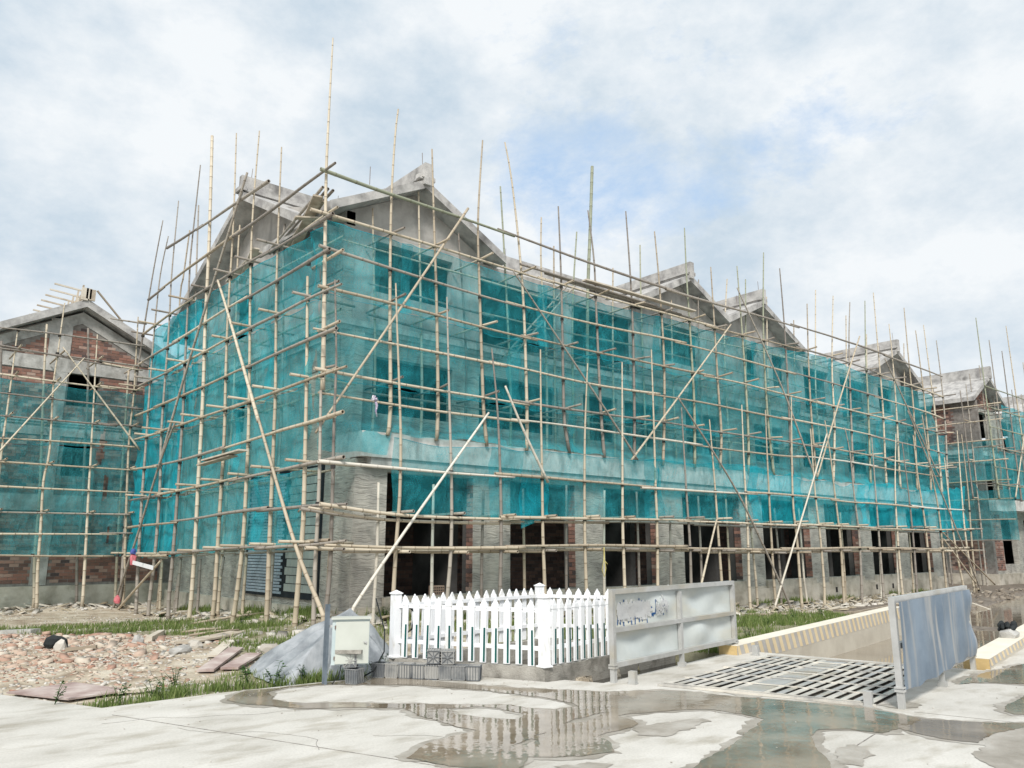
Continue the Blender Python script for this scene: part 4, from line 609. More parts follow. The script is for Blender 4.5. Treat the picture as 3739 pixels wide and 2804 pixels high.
# ---- brick block on the left
B2 = thing('unrendered_brick_house', (5,28.5,0), 'brick and concrete gabled house shell at the left edge behind bamboo poles', 'building')
YB = 28.5; PKX, PKZ = 5.28, 9.45
hb2 = [(5.07,6.0,6.17,7.25),(5.15,6.02,3.88,4.95)]
m = MB(); slab_wall(m,'Y',YB,YB+.24,-9,10.4,.45,8.0,hb2)
m.prism([(2.6,YB,8.0),(8.0,YB,8.0),(8.0,YB,8.02),(PKX,YB,PKZ-.1),(2.6,YB,8.05)],(0,.24,0)); m.build('wall', G['mortar'], B2)
def cl(u,z):
    if z < 2.72: return not (4.66<u<5.08) and z>.48
    if 2.72<=z<=3.28 or 5.1<=z<=5.66 or 7.2<z<7.72: return False
    if any(a-.12<u<b+.12 and c-.1<z<d+.12 for a,b,c,d in hb2): return False
    if z>7.7:
        if 4.4<u<5.0: return False
        return z < PKZ-.62-abs(u-PKX-.05)*.52
    return not (4.72<u<5.0) 
n1 = brick_field('Y',YB,2.2,8.4,.5,2.7,cl,B2,300)
brick_field('Y',YB,-3,2.2,.5,2.7,cl,B2,0)
brick_field('Y',YB,-3,8.4,3.3,9.3,cl,B2,0)
c_ = MB(); c_.box(4.64,5.1,YB-.03,YB+.1,.48,2.74); c_.build('column', G['conc'], B2)
for z0,z1 in ((2.76,3.26),(5.14,5.55),(7.24,7.68)):
    c_ = MB(); c_.box(-9,10.4,YB-.035,YB+.1,z0,z1); c_.build('ring_beam', G['conc'], B2)
c_ = MB(); c_.box(-9,10.4,YB-.12,YB-.035,5.55,5.62); c_.box(-9,10.4,YB-.08,YB-.035,5.47,5.55); c_.build('string_course', G['conc'], B2)
for z0,z1 in ((3.26,5.14),(5.62,7.24),(7.68,9.0)):
    c_ = MB(); c_.box(4.68 if z1<9 else 4.38,5.02,YB-.03,YB+.1,z0,z1); c_.build('column', G['conc'], B2)
c_ = MB()
for s in (-1,1):
    c_.prism([(PKX,YB-.028,PKZ-.1),(PKX+s*2.7,YB-.028,PKZ-.1-2.7*.52),(PKX+s*2.7,YB-.028,PKZ-.45-2.7*.52),(PKX,YB-.028,PKZ-.50)][::s],(0,.1,0))
c_.build('gable_beam', G['conc'], B2)
c_ = MB(); c_.box(-9,10.4,YB-.12,YB+.2,-.9,.46); c_.build('plinth', G['plinth'], B2)
c_ = MB()
for s in (-1,1): 
    q = [(PKX,YB-.45,PKZ),(PKX+s*3.0,YB-.45,PKZ-3.0*.52),(PKX+s*3.0,YB+6,PKZ-3.0*.52),(PKX,YB+6,PKZ)]
    c_.prism(q[::-s], (0,0,.26) )
c_.box(-9,2.35,YB-.4,YB+6,7.75,7.98)
rf = c_.build('roof', G['roofc'], B2)
c_ = MB(); c_.box(PKX-.08,PKX+.08,YB-.5,YB+6,PKZ+.26,PKZ+.62); c_.build('ridge_formwork', G['board'], rf)
for i in range(7):
    c_ = MB(); y = YB-.3+i*.75; c_.bar((PKX-1.0,y,PKZ+.62),(PKX+.15,y,PKZ+.52),.05,.05); c_.bar((PKX-.2,y,PKZ+.15),(PKX-.15,y,PKZ+.75),.07,.05); c_.build('formwork_batten', G['board'], rf)
c_ = MB(); c_.bar((PKX+.25,YB-.4,PKZ+.62),(PKX+1.15,YB-.3,PKZ-.28),.05,.05); c_.box(PKX-.22,PKX-.02,YB-.5,YB-.42,PKZ+.2,PKZ+.62); c_.box(PKX+.02,PKX+.2,YB-.5,YB-.42,PKZ+.22,PKZ+.60); c_.build('formwork_board', G['board'], rf)
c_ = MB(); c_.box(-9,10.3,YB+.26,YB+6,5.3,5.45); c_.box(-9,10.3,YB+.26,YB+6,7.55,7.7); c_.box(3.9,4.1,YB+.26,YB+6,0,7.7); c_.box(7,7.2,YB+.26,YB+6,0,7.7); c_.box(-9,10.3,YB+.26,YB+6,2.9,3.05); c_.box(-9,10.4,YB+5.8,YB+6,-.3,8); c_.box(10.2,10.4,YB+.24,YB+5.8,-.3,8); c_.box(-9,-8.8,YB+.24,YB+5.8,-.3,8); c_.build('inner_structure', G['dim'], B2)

# ---- next block on the right
B3 = thing('corner_brick_block', (44.2,14.7,0), 'second unfinished block with brick end wall at the far right', 'building')
m = MB(); slab_wall(m,'X',44.2,44.44,14.9,26,.3,9.2,[(17.2,18.0,.5,2.9)]); m.build('end_wall', G['mortar'], B3)
def cl3(u,z):
    if u < 16.15 and z>3.6: return False
    if 14.9<u<15.3: return False
    return not (2.9<z<3.6 or 6.2<z<6.7 or (17.0<u<18.2 and z<3))
brick_field('X',44.2,14.9,25.9,.5,9.0,cl3,B3,0)
m = MB(); slab_wall(m,'Y',14.9,15.14,44.44,62,.3,3.45,[(45.6,47.6,.8,3.1),(49,51,.8,3.1),(53,55,.8,3.1)]); slab_wall(m,'Y',15.4,15.64,44.44,62,3.45,9.0,[(45.6,47.2,6.9,8.8),(45.6,47.4,4.1,6.1),(49,51,6.9,8.6),(49,51,4.1,6.1),(53,55,4.1,6.1),(53,55,6.9,8.6)]); m.build('front_wall', G['combed'], B3)
brick_field('Y',14.9,44.46,45.55,.5,3.3,lambda u,z: True,B3,0)
brick_field('Y',15.4,44.9,45.55,6.7,9.0,lambda u,z: True,B3,0)
m = MB(); m.box(44.14,45.6,14.5,14.85,3.45,4.0); m.box(45.6,62,14.1,14.85,3.47,4.0); m.build('canopy_fascia', G['fascia'], B3)
m = MB(); m.box(44.1,62,14.78,15.2,-.9,.34); m.box(44.1,44.5,15.2,26,-.9,.34); m.build('plinth', G['plinth'], B3)
for z0,z1,o in ((6.25,6.4,.06),(6.4,6.62,.16)):
    m = MB(); m.box(44.2-o,62,15.4-o,15.42,z0,z1); m.box(44.2-o,44.22,15.42,26,z0,z1); m.build('string_course', G['fascia'], B3)
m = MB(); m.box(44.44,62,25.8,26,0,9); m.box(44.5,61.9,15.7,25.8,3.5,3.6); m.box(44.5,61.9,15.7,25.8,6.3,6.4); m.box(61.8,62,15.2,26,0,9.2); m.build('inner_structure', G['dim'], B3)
for xc,hl,hr in ((46.4,2.6,2.2),(57,2.8,2.8)):
    m = MB()
    for h in (-hl,hr):
        q = [(xc+h,14.8,9.3),(xc+h,24.5,9.3),(xc,24.5,10.75),(xc,14.8,10.75)]
        m.prism(q if h>0 else q[::-1],(0,0,-.22))
    rf = m.build('gable_roof', G['roofc'], B3)
    m = MB(); m.box(xc-.1,xc+.1,14.7,24.6,10.6,11.25); m.build('gable_ridge_beam', G['roofc'], rf)
    m = MB(); m.prism([(xc-hl*.8,15.4,8.99),(xc+hr*.8,15.4,8.99),(xc+hr*.8,15.4,9.3),(xc,15.4,10.5),(xc-hl*.8,15.4,9.3)],(0,.24,0)); m.build('gable_wall', G['mortar'], B3)
    if xc<50: brick_field('Y',15.4,xc-1.8,xc+1.6,9.05,10.3,lambda u,z: z<10.35-abs(u-46.4)*.6,B3,0)
m = MB(); m.prism([(48.6,15.6,9.0),(62,15.6,9.0),(62,20.4,11.3),(48.6,20.4,11.3)],(0,0,-.2)); m.prism([(62,26,9.0),(43.6,26,9.0),(43.6,20.4,11.3),(62,20.4,11.3)],(0,0,-.2)); m.build('main_roof', G['roofc'], B3)
# ================================================================ BAMBOO SCAFFOLDS
def resample(pts, step):
    P_ = [Vector(p) for p in pts]; n = len(P_)
    if n == 2: P_ = [P_[0], P_[0].lerp(P_[1],.33), P_[0].lerp(P_[1],.67), P_[1]]; n = 4
    out = []
    for i in range(n-1):
        p0,p1,p2,p3 = P_[max(i-1,0)],P_[i],P_[i+1],P_[min(i+2,n-1)]; k = max(1,round((p2-p1).length/step))
        for j in range(k):
            t = j/k; out.append(.5*((2*p1)+(p2-p0)*t+(2*p0-5*p1+4*p2-p3)*t*t+(3*p1-p0-3*p2+p3)*t**3))
    return out+[P_[-1]]
def bamboo(name, pts, r0, r1, mat_, parent=None, n=7, node=.32, **k):
    """culm from pts[0] (radius r0) to pts[-1] (r1) with raised dark nodes and hollow ends"""
    c = resample(pts, node*random.uniform(.85,1.25)); m = len(c); V, R, RG = [], [], []; rr_ = random
    for i,p in enumerate(c):
        r = (r0+(r1-r0)*i/(m-1))*(.93 if name=='pole' else .88)
        if i in (0,m-1): V.append(p); R.append(r); RG.append(.35); continue
        d = (c[i+1]-c[i-1]).normalized(); e = .014
        e *= 1; V += [p-d*e*1.6, p, p+d*e*1.2]; R += [r, r*1.10, r*.99]; RG += [.05, rr_.uniform(.5,1), .0]
    mb = MB(); mb.tube(V, R, n, caps=False)
    nv = len(mb.v)
    for end,s in ((0,1),(len(V)-1,-1)):      # hollow ends
        d = (V[1]-V[0]).normalized() if end==0 else (V[-1]-V[-2]).normalized(); ce = V[end]; b = end*n
        k0 = len(mb.v); mb.v += [tuple(Vector(mb.v[b+q]).lerp(ce,.28)) for q in range(n)] + [tuple(Vector(mb.v[b+q]).lerp(ce,.28)+d*s*.05) for q in range(n)]
        for q in range(n):
            f1 = (b+q,b+(q+1)%n,k0+(q+1)%n,k0+q); f2 = (k0+q,k0+(q+1)%n,k0+n+(q+1)%n,k0+n+q)
            mb.f += [f1,f2] if s<0 else [f1[::-1],f2[::-1]]; mb.r += [0,0]
        mb.f.append(tuple(k0+n+q for q in range(n))); mb.r.append(0)
    rg = [x for x in RG for _ in range(n)] + ([.2]*n+[1]*n)*2
    o = mb.build(name, mat_, parent, smooth=True, **k)
    at = o.data.attributes.new('ring','FLOAT','POINT'); at.data.foreach_set('value', rg); return o
def zi(line, u, ax=0):
    """height of a ledger polyline at coordinate u (ax 0: x, 1: y)"""
    L = sorted(line, key=lambda p:p[ax]); us = [p[ax] for p in L]; return float(np.interp(u, us, [p[2] for p in L]))
LASH = {}
def lash(p, r, ax=(0,0,1)):
    m = LASH.setdefault('m', MB()); p = Vector(p); a = Vector(ax).normalized()
    m.tube([p-a*.035,p+a*.035],[r+.004]*2,6,caps=False)
    if random.random()<.35:
        q = p+Vector((random.uniform(-.03,.03),-.05,-.02)); m.tube([q,q+Vector((random.uniform(-.05,.05),-.03,-.06)),q+Vector((random.uniform(-.08,.08),-.03,-random.uniform(.1,.2)))],[.004,.004,.003],3)
def flush_lash(parent):
    if 'm' in LASH and LASH['m'].v: LASH['m'].build('lashing', G['lash'], parent, kind='stuff')
    LASH.clear()
BAMS = ['bam','bam','bamg','bam','bamn']
def pick(seed, pool=BAMS): return G[random.Random(seed).choice(pool)]
def ground_pole(pts):
    p = pts[-1]; z = hz(p[0],p[1]); 
    return list(pts) + ([(p[0],p[1],z-.12)] if p[2] > z-.1 else [])
def ledger(line, parent, r=.032, L=5.6, off=(0,0,0), seed=0, pool=BAMS, name='ledger', ax=0, lap=.55):
    rd = random.Random(seed); pts = [Vector(p)+Vector(off) for p in line]
    for _ in range(2):
        zs_ = [p.z for p in pts]
        for i in range(1,len(pts)-1): pts[i].z = .25*zs_[i-1]+.5*zs_[i]+.25*zs_[i+1]
    c = resample(pts, .35); acc = [0]
    for i in range(1,len(c)): acc.append(acc[-1]+(c[i]-c[i-1]).length)
    T = acc[-1]; s = -rd.uniform(0,.5)*L*.6; k = 0
    def at(d):
        d = min(max(d,0),T); i = max(j for j,a in enumerate(acc) if a<=d+1e-9); i = min(i,len(c)-2); return c[i].lerp(c[i+1], (d-acc[i])/max(acc[i+1]-acc[i],1e-6))
    while s < T-.3:
        ln = L*rd.uniform(.85,1.2); a, b = max(s-lap,0), min(s+ln,T)
        if b-a > .6:
            n = max(3,int((b-a)/1.2)+1); dz = .018 if k%2 else -.018
            q = [at(a+(b-a)*i/(n-1))+Vector((0,0,dz+rd.uniform(-.008,.008))) for i in range(n)]
            if rd.random()<.5: bamboo(name, q, r*1.15, r*.72, pick(rd.random(),pool), parent)
            else: bamboo(name, q[::-1], r*1.12, r*.7, pick(rd.random(),pool), parent)
        s += ln; k += 1
S1 = thing('bamboo_scaffold', (7,13.5,0), 'bamboo pole scaffold lashed round the long netted shophouse block', 'scaffold')
for k,p in enumerate(UF):
    g = {0:'bam',6:'bamg'}.get(k) or random.Random(k).choice(['bam','bam','bamg','bamn'])
    bamboo('pole', p, .020 if k else .016, .050 if k else .056, G[g], S1)
    for li in range(1,7):
        if p[-1][2]-.1 < zi(FL[li],p[-1][0]): z = zi(FL[li],p[0][0]); x = np.interp(z,[q[2] for q in p[::-1]],[q[0] for q in p[::-1]]); lash((x,14.2,z), .045)
for k,p in enumerate(UI): q = [tuple(v) for v in p]; q.append((q[-1][0],q[-1][1],4.0)); bamboo('pole', q, .022, .042, pick(k+50), S1)
bamboo('pole', [THICK[0][0],THICK[0][1],THICK[0][2],THICK[0][3],(THICK[0][3][0],15.0,3.66)], .05, .055, G['bamn'], S1)
for k,p in enumerate(LF):
    if k == 0: p = [(x+.35,13.7,1.6+(z-1.6)*1.062) for x,y,z in p]
    bamboo('pole', ground_pole(p), .017, .050, G[random.Random(k+9).choice(['bam','bam','bam','bamg'])], S1)
    for li in (0,1,2):
        z = zi(FLL[li],p[-1][0]); x = np.interp(z,[q[2] for q in p[::-1]],[q[0] for q in p[::-1]]); lash((x,p[0][1],z), .045)
for k,p in enumerate(LI): bamboo('pole', ground_pole(p), .030, .042, G[random.Random(k+5).choice(['bam','bamg','bamw'])], S1)
for k,p in enumerate(LO):
    thick = 5 == k
    bamboo('pole', ground_pole(p), .045 if thick else (.03 if k<2 else .017), .058 if k not in (1,) else .05, G['bam' if k in (0,2,3,4,5) else 'bamg'], S1)
    for li in range(2,11):
        z = zi(LL[li],p[-1][1],1); y = np.interp(z,[q[2] for q in p[::-1]],[q[1] for q in p[::-1]]); lash((6.85,y,z), .05)
for k,p in enumerate(LIN):
    q = list(p)
    if p[0][2] > 5: q.append((7.5,q[-1][1],hz(7.5,q[-1][1])-.1))
    else: q = ground_pole(q)
    bamboo('pole', q, .024 if p[0][2]>5 else .035, .045, pick(k+70,['bam','bamg']), S1)
for k,l in enumerate(FL): ledger(l, S1, .044 if k==0 else .037, 6.2, seed=k, pool=['bamg','bamn','bamg'] if k<1 else (['bamw','bam'] if k>=6 else ['bam','bamg','bam']))
for k in (1,2,3,5): ledger([(x,15.0,z-.08) for x,y,z in FL[k] if x>7], S1, .032, 6, seed=k+20, pool=['bam','bamg'])
for k,l in enumerate(FLL): ledger(l, S1, (.036,.038,.042,.036,.036)[k], 5.2, off=(0,.0,0) if k<3 else (0,.09,0), seed=k+31, pool=['bamw','bam'] if k in (0,) else ['bam'])
ledger([(x,13.62,z-.05) for x,y,z in FLL[2]], S1, .036, 6, seed=44, pool=['bam','bamg'])
ledger([(x,13.62,z-.05) for x,y,z in FLL[1]], S1, .036, 6, seed=45, pool=['bam','bamg'])
for k,l in enumerate(LL): ledger(l, S1, .046 if k<2 else .042, 5.8, seed=k+60, pool=['bamg','bam'] if k<5 else ['bam','bam','bamg'])
for k in (2,3,4,6,8,10): ledger([(7.45,max(y,14.4),z-.06) for x,y,z in LL[k]], S1, .034, 6, seed=k+80, pool=['bam','bamg'])
rd = random.Random(3)
for p in UF:
    for li in (1,3,5):
        z = zi(FL[li],p[2][0]); x = float(np.interp(z,[q[2] for q in p[::-1]],[q[0] for q in p[::-1]]))+.07
        e = rd.uniform(.32,.55); sk = rd.uniform(-.05,.05)
        bamboo('crossbar', [(x+sk,14.2-e,z+.07+rd.uniform(-.03,.04)),(x,14.2,z+.07),(x-sk,15.35,z+.05)], .034, .028, pick(x,['bam','bamg']), S1)
for k,p in enumerate(LF):
    for li in (1,2):
        z = zi(FLL[li],p[2][0]); x = float(np.interp(z,[q[2] for q in p[::-1]],[q[0] for q in p[::-1]]))+.07; e = rd.uniform(.3,.5); yp = p[0][1] if k else 13.7
        if k==0: x += .3
        bamboo('crossbar', [(x,yp-e,z+(.07 if li==1 else -.08)),(x,14.3 if x<36.7 else 13.9,z+(.06 if li==1 else -.09))], .035, .03, pick(x+1,['bam','bam','bamg']), S1)
for k,p in enumerate(LO):
    if k==1: continue
    for li in (2,4,6,8,10):
        z = zi(LL[li],p[2][1],1)
        if z > p[0][2]: continue
        y = float(np.interp(z,[q[2] for q in p[::-1]],[q[1] for q in p[::-1]]))-.07; e = rd.uniform(.35,.6)
        bamboo('crossbar', [(6.85-e,y,z+.07),(7.93,y,z+.05)], .036, .03, pick(y+li,['bam','bamg'] if li<6 else ['bam','bam']), S1)
# corner stubs that cross past the corner pole
for z,l in ((7.5,.75),(6.0,.6),(5.05,.7),(4.1,.6),(2.35,.7),(1.75,.75)):
    bamboo('crossbar', [(7.0,13.55,z),(7.0,14.9,z-.02)], .04, .036, G['bam'], S1)
for k,p in enumerate(BR): bamboo('brace', p, (.028,.022,.036,.022,.03,.03)[k], (.036,.036,.024,.04,.036,.036)[k], G[('bam','bamg','bam','bamg','bam','bamg')[k]], S1)
for k,p in enumerate(BRL): bamboo('brace', ground_pole(p) if k<4 else p, .026, .038, G[('bamw','bamg','bamw','bamg','bam','bam','bamw','bam')[k]], S1)
for k,p in enumerate(BRX): bamboo('brace', ground_pole(p) if k in (1,3,4) else p, .034, .05 if k<2 else .042, G[('bam','bam','bamg','bamg','bam')[k]], S1)
# inclined stair of lashed poles behind the net on the second floor
for dy in (0,.45): bamboo('stair_rail', [(14.9,14.75+dy,8.9),(12.6,14.75+dy,6.5)], .028, .034, G['bamg'], S1)
for i in range(9): t = i/9; bamboo('stair_rung', [(12.6+2.3*t,14.65,6.5+2.4*t),(12.6+2.3*t,15.3,6.5+2.4*t)], .02, .02, G['bam'], S1, n=5)
flush_lash(S1)
# planks and old culms lying across the upper rails by the side gable
for k,(a,b,w,h) in enumerate((((6.9,14.6,9.02),(7.7,17.6,8.78),.22,.04),((7.1,14.9,9.08),(7.55,17.4,8.86),.20,.03),((6.75,15.4,8.75),(7.9,15.2,8.95),.16,.035),((7.0,18.2,8.95),(7.6,20.6,8.8),.2,.04),((7.2,18.5,9.0),(7.4,21,8.9),.2,.04),((14.5,14.1,8.72),(19.2,14.0,8.75),.18,.04))):
    m = MB(); m.bar(a,b,w,h); m.build('plank', G['board'], S1)
for k in range(3): bamboo('spare_culm', [(6.9+.12*k,14.4,9.15),(7.4+.1*k,18.5,8.98+.03*k)], .04,.03, G['bamg'], S1)
for k in range(4): bamboo('spare_culm', [(12.2+.9*k,14.1+.06*k,8.62-.02*k),(17.5+1.2*k,14.05+.05*k,8.58)], .036,.026, G['bamg'], S1)
m = MB(); m.bar((6.55,16.9,3.72),(6.6,19.4,3.70),.22,.035); m.bar((6.6,17.6,3.66),(6.62,19.8,3.62),.2,.03); m.build('plank', G['board'], S1, kind='stuff')
_rz = zi(FL[6],8.1)-4.70
kn = MB()
for i in range(7):
    a = i*.9; kn.tube([(7.98+.05*math.cos(a),13.9+.03*math.sin(a),4.70+.04*math.sin(a*2)),(8.0+.06*math.cos(a+1.5),13.88,4.72+.05*math.sin(a+1)),(7.98+.05*math.cos(a+3),13.9,4.69)],[.02,.026,.018],5)
kn.tube([(8.02,13.9,4.67),(8.05,13.88,4.58),(8.03,13.88,4.46),(8.06,13.88,4.34)],[.025,.03,.022,.012],5)
kn.v = [(a+.1,b+.08,c+_rz) for a,b,c in kn.v]; kn.build('tied_rag', G['lilac'], smooth=True, label='lilac and white rag knotted round the white pole near the building corner', cat='rag')
rp = MB(); rp.tube([(13.62,12.78,1.62),(13.62,12.77,1.35),(13.66,12.77,1.15),(13.60,12.77,.95),(13.53,12.77,1.12),(13.60,12.77,1.33),(13.63,12.78,1.62)],.010,5); rp.tube([(13.62,12.78,1.32),(13.72,12.77,1.24)],.012,5)
rp.build('looped_rope', G['rope'], smooth=True, label='yellow rope loop hanging from the lower bamboo rail', cat='rope')

# ---- scaffold of the brick house on the left
S2 = thing('bamboo_scaffold', (4,26.8,0), 'bamboo scaffold in front of the brick gabled house at the left edge', 'scaffold')
for k,p in enumerate(B2P): bamboo('pole', ground_pole(p), .02, .055, G['bam'], S2); [lash((p[2][0],26.8,zi(l,p[2][0])),.045) for l in B2L[:12]]
for k,p in enumerate(B2I): bamboo('pole', ground_pole(p), .035, .05, G['bamg' if k%2 else 'bam'], S2)
for x in (.6,-1.6): bamboo('pole', [(x,26.8,9.2),(x-.05,26.8,4),(x-.1,26.8,-.2)], .02, .05, G['bam'], S2)
for k,l in enumerate(B2L): ledger(l, S2, .034, 5, seed=k+100, pool=['bam','bam','bamg'])
for k,p in enumerate(B2B): bamboo('brace', p, .022, .036, G['bam'], S2)
for p in B2P:
    for li in (2,3,5,7,9):
        z = zi(B2L[li],p[2][0]); x = float(np.interp(z,[q[2] for q in p[::-1]],[q[0] for q in p[::-1]]))+.08; bamboo('crossbar', [(x,26.3,z+.05),(x,28.4,z+.03)], .034, .03, G['bam'], S2)
flush_lash(S2)

# ---- scaffold of the block on the right
S3 = thing('bamboo_scaffold', (44,13.6,0), 'bamboo scaffold round the second block at the far right', 'scaffold')
rd = random.Random(12)
for i in range(11):
    x = 43.1+i*1.55; l = rd.uniform(-.35,.25); bamboo('pole', [(x+l,14.0,rd.uniform(11.6,14)),(x+l*.4,14.0,6.5),(x,14.0,3.95)], .022, .05, G[rd.choice(['bam','bamg','bamn'])], S3)
    x += .4; bamboo('pole', [(x+l*.5,12.9,rd.uniform(6.3,7.6)),(x+.1,12.9,3),(x,12.9,-.4)], .02, .05, G[rd.choice(['bam','bamg'])], S3)
    if i<9: x -= .6; bamboo('pole', [(x,15.1,rd.uniform(9.5,11.5)),(x,15.1,4)], .024, .042, G['bamg'], S3)
for i in range(6):
    y = 14.9+i*1.6; bamboo('pole', [(43.2,y,rd.uniform(9.8,12)),(43.25,y+.1,4),(43.2,y+.15,-.4)], .022, .05, G[rd.choice(['bam','bamg'])], S3)
    bamboo('pole', [(43.7,y+.5,rd.uniform(8.2,9.2)),(43.7,y+.5,-.4)], .024, .046, G['bamg'], S3)
for z in (9.6,8.55,7.55,6.55,5.55,4.7):
    ledger([(42.9,13.95,z),(50,13.95,z-.04),(60,13.95,z+.03)], S3, .036, 6, seed=int(z*10))
for z in (3.35,2.2,1.75): ledger([(42.6,12.85,z),(50,12.85,z),(60,12.85,z)], S3, .036, 6, seed=int(z*10)+1, pool=['bam','bamw'])
for z in (8.7,7.9,6.9,5.9,4.9,4.0,3.0,2.0): ledger([(43.15,13.4,z),(43.15,18,z),(43.15,24,z)], S3, .036, 6, seed=int(z*10)+2)
bamboo('brace', [(48.6,13.85,9.0),(44.9,13.85,4.1)], .026, .04, G['bam'], S3); bamboo('brace', [(52,13.85,4.2),(57,13.85,9.3)], .036, .026, G['bam'], S3)
for i in range(10):
    x = 43.3+i*1.55
    for z in (8.6,6.6,4.75): bamboo('crossbar', [(x,13.55,z),(x,15.3,z)], .034, .03, G['bamg'], S3, n=5)
for i in range(6):
    for z in (7.9,5.9,4.0): bamboo('crossbar', [(42.7,15+i*1.6,z+.06),(44.15,15+i*1.6,z+.06)], .034, .03, G['bam'], S3, n=5)

# ================================================================ NETS
def lerpz(line, u, ax=0): return zi(line,u,ax)
def net(label, ax, c, u0, u1, topf, botf, seed, folds=(), mat_='net', du=.11, nz=16, belly=.05, scal=0, poles=(), holes=(), group='green safety nets on the scaffold', extra=None, base_off=0, name='safety_net', tilt=0):
    r = np.random.default_rng(seed); us = np.arange(u0,u1+du*.5,du); n = len(us); ph = r.uniform(0,6.28,12)
    T = np.array([topf(u) for u in us]); B = np.array([botf(u) for u in us])
    if scal and len(poles):
        ps = np.array(sorted(poles))
        for i,u in enumerate(us):
            j = np.searchsorted(ps,u); a = ps[j-1] if j>0 else u0; b = ps[j] if j<len(ps) else u1
            t = (u-a)/max(b-a,1e-3); T[i] -= scal*4*t*(1-t)*(.6+.5*math.sin(a*3.1))
    B = B + .03*np.sin(us*2.3+ph[0]) + .018*np.sin(us*7+ph[1])
    t = np.linspace(0,1,nz)[:,None]; U = np.repeat(us[None,:],nz,0); Zt = T[None,:]*(1-t)+B[None,:]*t
    prof = np.sin(np.pi*t); hgt = (T-B)[None,:]
    D = belly*prof*(1+.5*np.sin(U*1.3+ph[2])) + .034*np.sin(U*3.1+2.2*t*3+ph[3])*(.3+prof) + .018*np.sin(U*8+np.sin(Zt*3+ph[4])*2.2)*(.4+prof) + .012*np.sin((U*.6+Zt*2.1)*3+ph[5])*prof
    for i in range(int((u1-u0)/1.6)):      # diagonal pull creases from the ties
        uu = r.uniform(u0,u1); s = r.choice([-1,1])*r.uniform(.3,1.2); w = r.uniform(.06,.14); D = D + r.uniform(.03,.07)*np.exp(-((U-uu-s*t*hgt)/w)**2)*(1-t*.8)
    for (uf,w,am) in folds:
        cc = uf+.10*np.sin(t*4+uf); D = D - am*np.exp(-((U-cc)/w)**2)*(.35+.65*np.abs(np.sin((U-cc)*22/w*.3+t*1.5)))
        U = U - (U-cc)*.45*np.exp(-((U-cc)/w)**2)*np.sin(np.pi*np.clip(t*1.1,0,1))
    if extra: D = D + extra(U,Zt)
    D = D + base_off
    inw = 1
    if ax=='Y': co = np.stack([U, c+D*inw, Zt],-1)
    else: co = np.stack([c+D*inw, U, Zt],-1)
    org = np.array([co[...,0].mean(), co[...,1].mean(), co[...,2].min()])
    idx = (np.arange(nz-1)[:,None]*n+np.arange(n-1)[None,:]); f = np.stack([idx,idx+1,idx+n+1,idx+n],-1).reshape(-1,4)
    if holes:
        cen = co.reshape(-1,3)[f].mean(1); uu = cen[:,0] if ax=='Y' else cen[:,1]; keep = np.ones(len(f),bool)
        for (hu,hzz,a,b,tl) in holes: keep &= (((uu-hu-(cen[:,2]-hzz)*tl)/a)**2+((cen[:,2]-hzz)/b)**2) > 1
        f = f[keep]
    me = bpy.data.meshes.new(name); me.from_pydata((co.reshape(-1,3)-org).tolist(),[],f.tolist()); me.polygons.foreach_set('use_smooth',[True]*len(me.polygons)); me.materials.append(G[mat_])
    o = bpy.data.objects.new(name,me); col.objects.link(o); o.location = org; tag(o,label,'netting',group); 
    # hem cord along the top edge
    mb = MB(); st = max(1,int(.3/du)); q = [tuple(co[0,i]) for i in range(0,n,st)]
    if len(q)>2: mb.tube(q,.007,4,caps=False); mb.build('hem_cord', G['netc'], o)
    return o
tiers = [(1,3,'top','under the gable eaves'),(3,5,'middle','between the second and third storey'),(5,None,'lower','just above the concrete canopy')]
cuts = [[6.95,9.2,13.35,18.0,23.0,28.3,33.3,37.5],[6.95,12.4,19.6,25.6,31.8,38.2],[6.95,14.4,20.2,26.4,30.4,38.2]]
wordsx = ['over the nearest corner','right of the corner pole','left of the thick bamboo','below the second gable','below the twin gable valley','before the blank stretch','towards the last gable','at the far end']
ppx = [p[2][0] for p in UF]
for ti,(a,b,nm,wh) in enumerate(tiers):
    cs = cuts[ti]
    for i in range(len(cs)-1):
        u0, u1 = cs[i]-(.35 if i else 0), cs[i+1]
        top = (lambda u,a=a: zi(FL[a],u)-.05); bot = (lambda u,b=b: zi(FL[b],u)-.08) if b else (lambda u: 3.99 if u>8.62 else 3.50)
        ex = None
        if b is None: ex = lambda U,Z: -.14*sm((4.25-Z)/.25)
        fol = [(u0+.2,.16,.10)] + [(random.Random(ti*9+i).uniform(u0+1,u1-.5),.10,.05)]
        net(f'{("thin","teal","faded")[ti]} green net sheet, {nm} tier, {wordsx[i]}', 'Y', 14.31, u0, u1, top, bot, ti*10+i, fol, 'net' if (i+ti)%3 else 'netd', .10 if u0<20 else .16, 18, .10, .05, ppx, extra=ex, group='teal net sheets on the long front')
lfx = [p[2][0] for p in LF]
lc = [8.0,11.3,16.2,20.6,22.9,27.2,36.2]; lw = ['over the first and second shop opening','over the third shop opening','over the fourth opening','gathered in front of the fifth opening','over the sixth opening','over the last openings, brightest cyan']
tp = lambda u: zi(NT[0],u)
for i in range(6):
    u0, u1 = lc[i]-(0,.9,.8,.5,.6,.5)[i], lc[i+1]
    fol = [(u0+.3,.22,.16),(u0+.55,.15,.12)] if i else []
    net('hanging net skirt in front of the canopy '+lw[i], 'Y', 12.99, u0, u1, (lambda u: zi(NT[0],u)+.04) if i<3 else tp, lambda u: zi(FLL[1],u)+.02, 40+i, fol, ('net','net','net','netc','net','netc')[i], .09 if i<3 else .13, 18, .07, (.05 if i<3 else .14), lfx, holes=[(15.9,2.95,.06,.13,0)] if i==1 else (), group='net skirts before the canopy')
